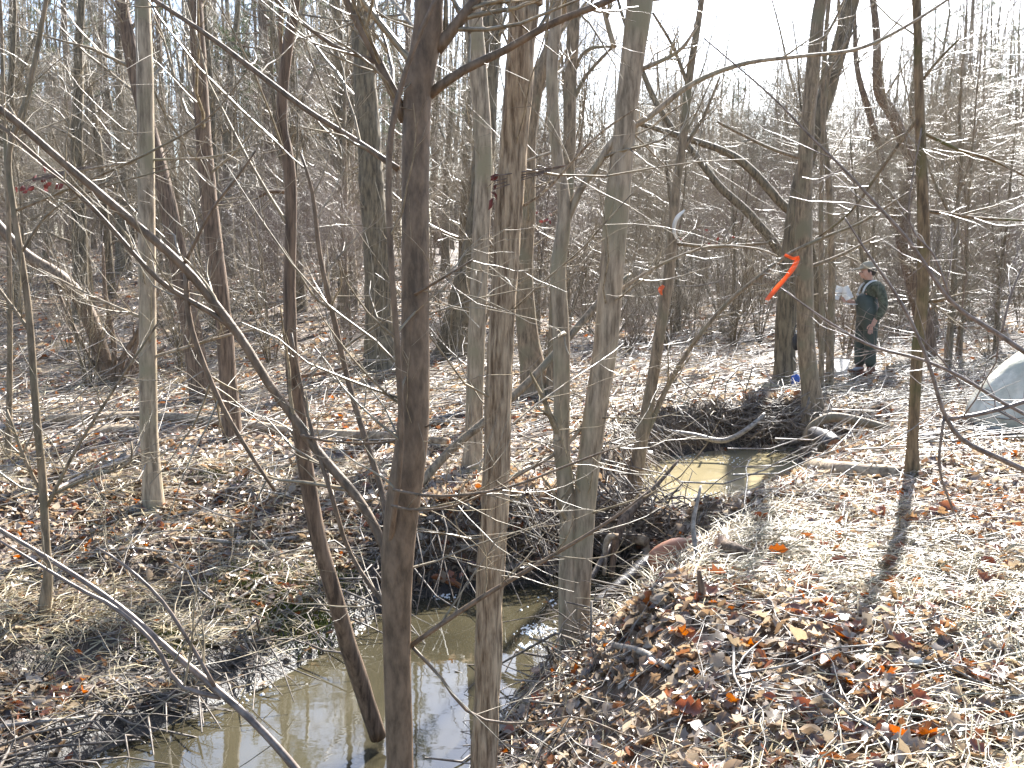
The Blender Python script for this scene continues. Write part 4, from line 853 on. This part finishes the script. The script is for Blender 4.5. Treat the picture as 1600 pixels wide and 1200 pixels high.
# ------------------------------------------------------------------ flagging tape
def ribbon(name, pts, w, thick, mat, label, n=24, tw=.9):
    q, ln = resample(np.array(pts), n); T = nz(np.gradient(q, axis=0)); an = np.linspace(.3, .3 + tw, n); A = nz(np.cross(T, [0, 1, .1])); B = np.cross(T, A)
    side = np.cos(an)[:, None] * A + np.sin(an)[:, None] * B; nr = np.cross(T, side)
    ww = np.asarray(w) if np.ndim(w) else np.full(n, w); ww = np.interp(np.linspace(0, 1, n), np.linspace(0, 1, len(ww)), ww)[:, None] / 2
    b = q[0]; V = np.concatenate([q - side * ww - nr * thick, q + side * ww - nr * thick, q + side * ww + nr * thick, q - side * ww + nr * thick]) - b
    F = []
    for i in range(n - 1):
        for k in range(4): F.append((k * n + i, ((k + 1) % 4) * n + i, ((k + 1) % 4) * n + i + 1, k * n + i + 1))
    F += [(0, n, 2 * n, 3 * n), (n - 1, 4 * n - 1, 3 * n - 1, 2 * n - 1)]
    return tag(obj(name, faces_mesh(name, V, F), mat, None, b), label, 'flagging tape')
M['tape'] = plain('orange_tape', (.95, .27, .08), .4, .5, .08, 20, .1, .6)
yt = 9.0 if False else None
Yt = float(P(1235, 396, ground_hit(990, 772))[1])
ribbon('flagging_tape', [P(1226, 398, Yt - .03), P(1240, 404, Yt - .05), P(1247, 402, Yt - .02), P(1241, 416, Yt - .03), P(1228, 434, Yt - .04), P(1213, 451, Yt - .04), P(1198, 469, Yt - .05)], [.025, .03, .045, .05, .04, .05, .06, .055], .0012, M['tape'], 'long orange flagging tape tied to a thin branch near the man')
ribbon('flagging_tape', [P(1037, 446, Yt - .07), P(1032, 453, Yt - .1), P(1034, 461, Yt - .1)], [.03, .045, .03], .0012, M['tape'], 'small orange flagging tape knot on the crooked tree')

sp = ground_hit(1455, 1050); sx_ = (1455 - 800) / FPX * sp; bm = bmesh.new(); bmesh.ops.create_icosphere(bm, subdivisions=3, radius=.026)
for v in bm.verts: v.co = Vector((v.co.x * 1.15, v.co.y * .9, v.co.z * .8)) * (1 + .2 * float(vnoise(np.array([v.co.x * 40 + 3]), np.array([v.co.z * 40 + v.co.y * 25]))[0]))
me = bpy.data.meshes.new('stone'); bm.to_mesh(me); bm.free(); tag(obj('stone', me, plain('white_stone', (.55, .51, .43), .6, .4, .15, 30, .2), None, (sx_, sp, h1(sx_, sp) + .045)), 'small rounded whitish stone on the leaves of the right bank', 'stone')
ribbon('bark_strip', [P(1070, 328, Yt - .1), P(1058, 340, Yt - .14), P(1053, 355, Yt - .12), P(1056, 370, Yt - .1), P(1066, 380, Yt - .12)], [.015, .035, .04, .03, .012], .002, plain('pale_bark_strip', (.7, .68, .64), .5, .4, .1, 20, .1, .3), 'curled whitish strip hanging on the thin crooked tree')
bpy.data.objects['bark_strip']['category'] = 'bark strip'
# red leaves still hanging on twigs
def hung(px, py, Y, n, spread, lab):
    rg = np.random.default_rng(int(px)); c = P(px, py, Y)
    pos = c + rg.normal(0, 1, (n, 3)) * np.array(spread); v, f = scatter_mesh('l', LEAF_MD, pos, eul(rg.normal(1.4, .3, n), rg.normal(0, .5, n), rg.uniform(0, 6.28, n)), rg.uniform(.03, .06, n), rg)
    b = pos[0]; root = thing('hanging_twig', lab, 'twig', b)
    T = Tubes()
    for q in pos: T.add(np.array([c + [.25, .1, .12], (c + q) / 2 + [0, 0, .04], q]), np.array([.003, .002, .0012]), 3)
    obj('twig', T.mesh('twig', b), M['redtwig'], root); o = obj('foliage', faces_mesh('foliage', v - b, f), M['redleaf'], root); o['kind'] = 'stuff'
M['redleaf'] = plain('red_dead_leaf', (.16, .035, .028), .5, .4, .3, 20, .1, .2)
hung(62, 292, 6.0, 14, (.10, .06, .03), 'twig with dark red dead leaves hanging near the slim grey sapling')
hung(852, 338, 9.0, 6, (.05, .05, .04), 'twig with rust red dead leaves beside the two stemmed tree')
hung(1105, 372, 14.0, 14, (.3, .2, .1), 'twig with red dead leaves in the pale brush')
hung(772, 310, 3.68, 5, (.004, .01, .06), 'dried vine with curled red leaves on the shaggy trunk')

# ------------------------------------------------------------------ the man, his papers, bucket and gear
def skin(name, verts, edges, radii, mat, parent, sub=2, root=0):
    me = bpy.data.meshes.new(name); me.from_pydata([Vector(v) for v in verts], edges, []); me.update()
    o = bpy.data.objects.new(name, me); COL.objects.link(o)
    m = o.modifiers.new('skin', 'SKIN'); m.use_smooth_shade = True
    for i, r in enumerate(radii):
        sv = me.skin_vertices[0].data[i]; sv.radius = r if isinstance(r, tuple) else (r, r); sv.use_root = (i == root)
    s = o.modifiers.new('sub', 'SUBSURF'); s.levels = sub; s.render_levels = sub
    dg = bpy.context.evaluated_depsgraph_get(); ev = o.evaluated_get(dg); nm = bpy.data.meshes.new_from_object(ev); nm.name = name
    o.modifiers.clear(); o.data = nm; nm.materials.clear(); nm.materials.append(mat); o.parent = parent
    nm.polygons.foreach_set('use_smooth', np.ones(len(nm.polygons), bool)); return o
ym = ground_hit(1352, 588); pm = P(1352, 588, ym); zm = h1(pm[0], ym)
man = thing('person', 'man in a cap and dark green chest waders reading papers', 'person', (pm[0], ym, zm))
skinm = plain('skin', (.52, .30, .22), .5, .4, .1, 30, .05); shirt = plain('plaid_shirt', (.085, .095, .065), .85, .2, .5, 22, .3); wader = plain('green_waders', (.03, .045, .034), .5, .45, .3, 8, .3)
bootm = plain('muddy_boot', (.16, .065, .035), .6, .4, .3, 14, .3); capm = plain('tan_cap', (.33, .29, .21), .85, .2, .15, 30, .2); hairm = plain('dark_hair', (.03, .02, .014), .5, .4, .3, 60, .4); white = plain('white_paper', (.8, .8, .78), .6, .3, .04, 6, .1, .25); strapm = plain('pale_strap', (.6, .6, .58), .6, .4, .1)
# facing -X; -Y is toward the camera
bv = [(0.02, 0, .86), (.03, 0, 1.02), (.05, 0, 1.18), (.06, 0, 1.30), (.02, 0, 1.385), (-.005, 0, 1.42), (-.03, 0, 1.485), (-.03, 0, 1.55), (-.025, 0, 1.60),
      (.08, -.17, 1.30), (.15, -.22, 1.03), (.03, -.22, .82), (0.0, -.215, .74),
      (.06, .17, 1.30), (.02, .22, 1.04), (-.20, .12, 1.08), (-.27, .09, 1.11),
      (.03, -.09, .82), (.02, -.10, .45), (.04, -.10, .09), (.0, .09, .82), (-.06, .10, .45), (-.06, .10, .09), (-.07, -.10, .045), (-.17, .10, .045),
      (-.10, 0, 1.475), (-.085, 0, 1.425)]
be = [(0, 1), (1, 2), (2, 3), (3, 4), (4, 5), (5, 6), (6, 7), (7, 8), (3, 9), (9, 10), (10, 11), (11, 12), (3, 13), (13, 14), (14, 15), (15, 16), (0, 17), (17, 18), (18, 19), (0, 20), (20, 21), (21, 22), (19, 23), (22, 24), (6, 25), (25, 26)]
br = [(.13, .15), (.13, .15), (.125, .16), (.10, .12), .052, .052, (.082, .072), (.09, .078), (.06, .055), .058, .045, .034, .032, .058, .045, .034, .032, .085, .06, .045, .085, .06, .045, (.035, .04), (.035, .04), .03, .035]
skin('body', bv, be, br, skinm, man)
# chest waders over legs and chest
wv = [(.0, 0, .84), (-.02, 0, .98), (-.02, 0, 1.10), (.01, 0, 1.22), (.02, -.085, .80), (.015, -.10, .62), (.02, -.10, .44), (.035, -.10, .26), (.04, -.10, .12), (0, .085, .80), (-.035, .10, .62), (-.06, .10, .44), (-.06, .10, .26), (-.06, .10, .12)]
we = [(0, 1), (1, 2), (2, 3), (0, 4), (4, 5), (5, 6), (6, 7), (7, 8), (0, 9), (9, 10), (10, 11), (11, 12), (12, 13)]
skin('waders', wv, we, [(.185, .175), (.20, .18), (.185, .18), (.14, .15), .125, .108, .092, .085, .085, .125, .108, .092, .085, .085], wader, man)
sv_ = [(.06, 0, 1.12), (.065, 0, 1.24), (.06, 0, 1.33), (.03, 0, 1.385), (.085, -.16, 1.315), (.125, -.225, 1.17), (.15, -.235, 1.03), (.085, -.235, .90), (.04, -.225, .83), (.06, .16, 1.315), (.05, .22, 1.17), (.02, .225, 1.05), (-.09, .17, 1.07), (-.18, .125, 1.085)]
se = [(0, 1), (1, 2), (2, 3), (2, 4), (4, 5), (5, 6), (6, 7), (7, 8), (2, 9), (9, 10), (10, 11), (11, 12), (12, 13)]
skin('shirt', sv_, se, [(.165, .17), (.15, .165), (.115, .14), .07, .085, .075, .066, .058, .05, .085, .075, .064, .055, .048], shirt, man)
def hand(palm, d, side, curl):
    palm = np.array(palm); d = nz(np.array(d, float)); side = nz(np.array(side, float)); nrm = np.cross(d, side)
    v = [palm - d * .03, palm + d * .04]; e = [(0, 1)]; r = [(.03, .02), (.038, .018)]
    for k, L in enumerate((.068, .078, .072, .056)):
        b = palm + d * .055 + side * (.027 - .018 * k); i = len(v)
        v += [b, b + d * L * .5 + nrm * curl * .012, b + d * L * .9 + nrm * curl * .045]; e += [(1, i), (i, i + 1), (i + 1, i + 2)]; r += [.0095, .0085, .007]
    i = len(v); b = palm + side * .035; v += [b, b + side * .02 + d * .03 + nrm * curl * .01, b + side * .018 + d * .06 + nrm * curl * .025]; e += [(0, i), (i, i + 1), (i + 1, i + 2)]; r += [.013, .011, .009]
    return skin('hand', v, e, r, skinm, man, 1)
hand((-.012, -.225, .75), (-.25, 0, -1), (-1, 0, .2), -.6); hand((-.27, .095, 1.11), (-1, -.15, .15), (0, .2, 1), -.8)
for sy, xx in ((-.10, .01), (.10, -.09)):
    skin('boot', [(xx + .035, sy, .17), (xx + .04, sy, .06), (xx - .04, sy, .05), (xx - .13, sy, .04)], [(0, 1), (1, 2), (2, 3)], [.088, .075, (.055, .05), (.04, .045)], bootm, man)
# face and cap
def blob(name, c, s, mat, parent, seg=16, half=False, rot=0):
    bm = bmesh.new(); bmesh.ops.create_uvsphere(bm, u_segments=seg, v_segments=seg // 2 + 2, radius=1)
    if half:
        for v in bm.verts: v.co.z = max(v.co.z, -.08)
    for v in bm.verts: v.co = Vector((v.co.x * s[0], v.co.y * s[1], v.co.z * s[2]))
    bm.transform(Matrix.Translation(c) @ Matrix.Rotation(rot, 4, 'Y')); me = bpy.data.meshes.new(name); bm.to_mesh(me); bm.free(); me.polygons.foreach_set('use_smooth', np.ones(len(me.polygons), bool))
    return obj(name, me, mat, parent)
blob('hair', (.015, 0, 1.545), (.095, .088, .085), hairm, man)
cap = blob('cap', (-.02, 0, 1.578), (.118, .098, .105), capm, man, 20, True, -.12)
brim = blob('brim', (-.155, 0, 1.572), (.09, .08, .012), capm, cap, 16, False, -.22)
blob('nose', (-.135, 0, 1.50), (.022, .013, .022), skinm, man, 8); blob('ear', (-.01, -.083, 1.50), (.018, .010, .03), skinm, man, 8); blob('ear', (-.01, .083, 1.50), (.018, .010, .03), skinm, man, 8)
blob('eye', (-.112, -.035, 1.52), (.010, .010, .007), hairm, man, 8); blob('eye', (-.112, .035, 1.52), (.010, .010, .007), hairm, man, 8)
blob('mouth', (-.118, 0, 1.452), (.008, .022, .006), plain('lips', (.35, .13, .11), .5), man, 8)
T = Tubes()
for s in (-1, 1):
    obj('strap', Tubes().add(resample(np.array([(-.12, s * .10, 1.22), (-.07, s * .10, 1.33), (.04, s * .09, 1.395), (.16, s * .07, 1.33), (.2, s * .05, 1.2)]), 14)[0], np.full(14, .016), 6).mesh('strap'), strapm, man)
blob('chest_label', (-.175, -.045, 1.20), (.012, .05, .02), strapm, man, 8); blob('collar', (.0, 0, 1.385), (.075, .08, .03), shirt, man, 12)
# papers
def sheet(name, c, w, h, rot, mat, bend=.03, n=7):
    V, F = [], []
    for z in (0, .003):
        for i in range(n):
            for j in range(n): a, b = i / (n - 1) - .5, j / (n - 1) - .5; V.append((a * w, bend * (a * a * 4 - b * a), b * h + 0)); V[-1] = (V[-1][0], V[-1][1] + z, V[-1][2])
    for i in range(n - 1):
        for j in range(n - 1): k = i * n + j; F.append((k, k + n, k + n + 1, k + 1)); k += n * n; F.append((k, k + 1, k + n + 1, k + n))
    o = obj(name, faces_mesh(name, V, F), mat, None, c); o.rotation_euler = rot; return o
mb = Vector((pm[0], ym, zm))
bookE = thing('notebook', 'white open papers held up by the man in waders', 'papers', mb + Vector((-.36, .05, 1.12)))
for dx, ry, rz in ((-.045, .25, .6), (.05, -.45, -.35)):
    o = sheet('page', (dx, 0, .09), .14, .2, (.15, ry, rz), white); o.parent = bookE
tag(obj('clipboard', faces_mesh('clipboard', [(-.13, -.05, -.006), (.1, -.05, -.012), (.1, .08, -.012), (-.13, .08, -.006), (-.13, -.05, .004), (.1, -.05, -.002), (.1, .08, -.002), (-.13, .08, .004)], [(0, 3, 2, 1), (4, 5, 6, 7), (0, 1, 5, 4), (1, 2, 6, 5), (2, 3, 7, 6), (3, 0, 4, 7)], False), white, None, mb + Vector((-.21, -.0, 1.06))), 'flat white pad lying across the wader front of the man', 'pad')
# bucket
pbk = P(1312, 588, ym - .1); bz = h1(pbk[0], pbk[1])
bk = thing('bucket', 'white plastic bucket on the leaves at the feet of the man', 'bucket', (pbk[0], pbk[1], bz)); plas = plain('white_plastic', (.88, .87, .85), .4, .5, .03, 5, .05, .72)
V, F = lathe([(.001, 0), (.09, 0), (.095, .01), (.115, .24), (.122, .24), (.122, .262), (.113, .262)], 28); obj('shell', faces_mesh('bucket', V, F), plas, bk)
obj('handle', Tubes().add(resample(np.array([(-.122, 0, .23), (-.1, -.08, .16), (0, -.135, .13), (.1, -.08, .16), (.122, 0, .23)]), 16)[0], np.full(16, .004), 6).mesh('handle'), plain('wire', (.4, .4, .4), .3), bk)
bk.rotation_euler = (math.radians(-4), math.radians(4), 0)
tr = P(1328, 578, ym - .05)
tag(obj('trowel', Tubes().add(np.array([(0, 0, .0), (.06, 0, .01), (.1, 0, .012), (.22, .02, .03)]), np.array([.012, .014, .035, .01]), 8).mesh('trowel'), plain('grey_metal', (.25, .25, .26), .35, .5, .1), None, (tr[0] - .02, tr[1], h1(tr[0], tr[1]) + .09)), 'grey metal scoop lying between the bucket and the boots', 'scoop')
# blue jug and black bag by the thick dark trunk
pj = P(1243, 590, ym - 1.2 if ym > 14 else ym); jz = h1(pj[0], pj[1])
jg = thing('jug', 'blue jug half hidden behind the pool corner trunk', 'jug', (pj[0], pj[1], jz))
jg.scale = (.75, .75, .75)
V, F = lathe([(.001, 0), (.07, 0), (.08, .02), (.08, .16), (.06, .2), (.03, .22), (.03, .24)], 20); obj('bottle', faces_mesh('jug', V, F), plain('blue_plastic', (.03, .11, .45), .35, .5, .1), jg)
V, F = lathe([(.001, .265), (.034, .265), (.034, .235), (.001, .235)], 16); obj('cap', faces_mesh('cap', V, F), white, jg)
pg = P(1245, 520, 14.0); bgE = thing('bag', 'black bag hanging against the thick dark trunk', 'bag', tuple(pg)); blk = plain('black_fabric', (.015, .015, .017), .6, .4, .3, 10, .3)
blob('pouch', (0, 0, -.12), (.06, .05, .12), blk, bgE); obj('strap', Tubes().add(resample(np.array([(-.04, 0, -.04), (-.03, 0, .06), (0, 0, .11), (.03, 0, .06), (.04, 0, -.04)]), 12)[0], np.full(12, .008), 5).mesh('strap'), blk, bgE); blob('buckle', (0, -.05, .02), (.03, .01, .02), strapm, bgE, 8)

# ------------------------------------------------------------------ haze: pale air between the camera and the far woods
def haze_box():
    me = bpy.data.meshes.new('haze'); bm = bmesh.new(); bmesh.ops.create_cube(bm, size=1)
    for v in bm.verts: v.co = Vector((v.co.x * 620, 190 + v.co.y * 560, -2.2 if v.co.z < 0 else 26))
    bm.to_mesh(me); bm.free()
    m = bpy.data.materials.new('haze'); m.use_nodes = True; N = m.node_tree.nodes; N.remove(N['Principled BSDF'])
    v = N.new('ShaderNodeVolumePrincipled'); v.inputs['Color'].default_value = (1, .985, .96, 1); v.inputs['Density'].default_value = HAZE; v.inputs['Anisotropy'].default_value = .35
    m.node_tree.links.new(v.outputs[0], N['Material Output'].inputs['Volume'])
    return obj('haze', me, m)
HAZE = .00025
tag(haze_box(), 'thin pale air over the whole wood', None, None, 'stuff')
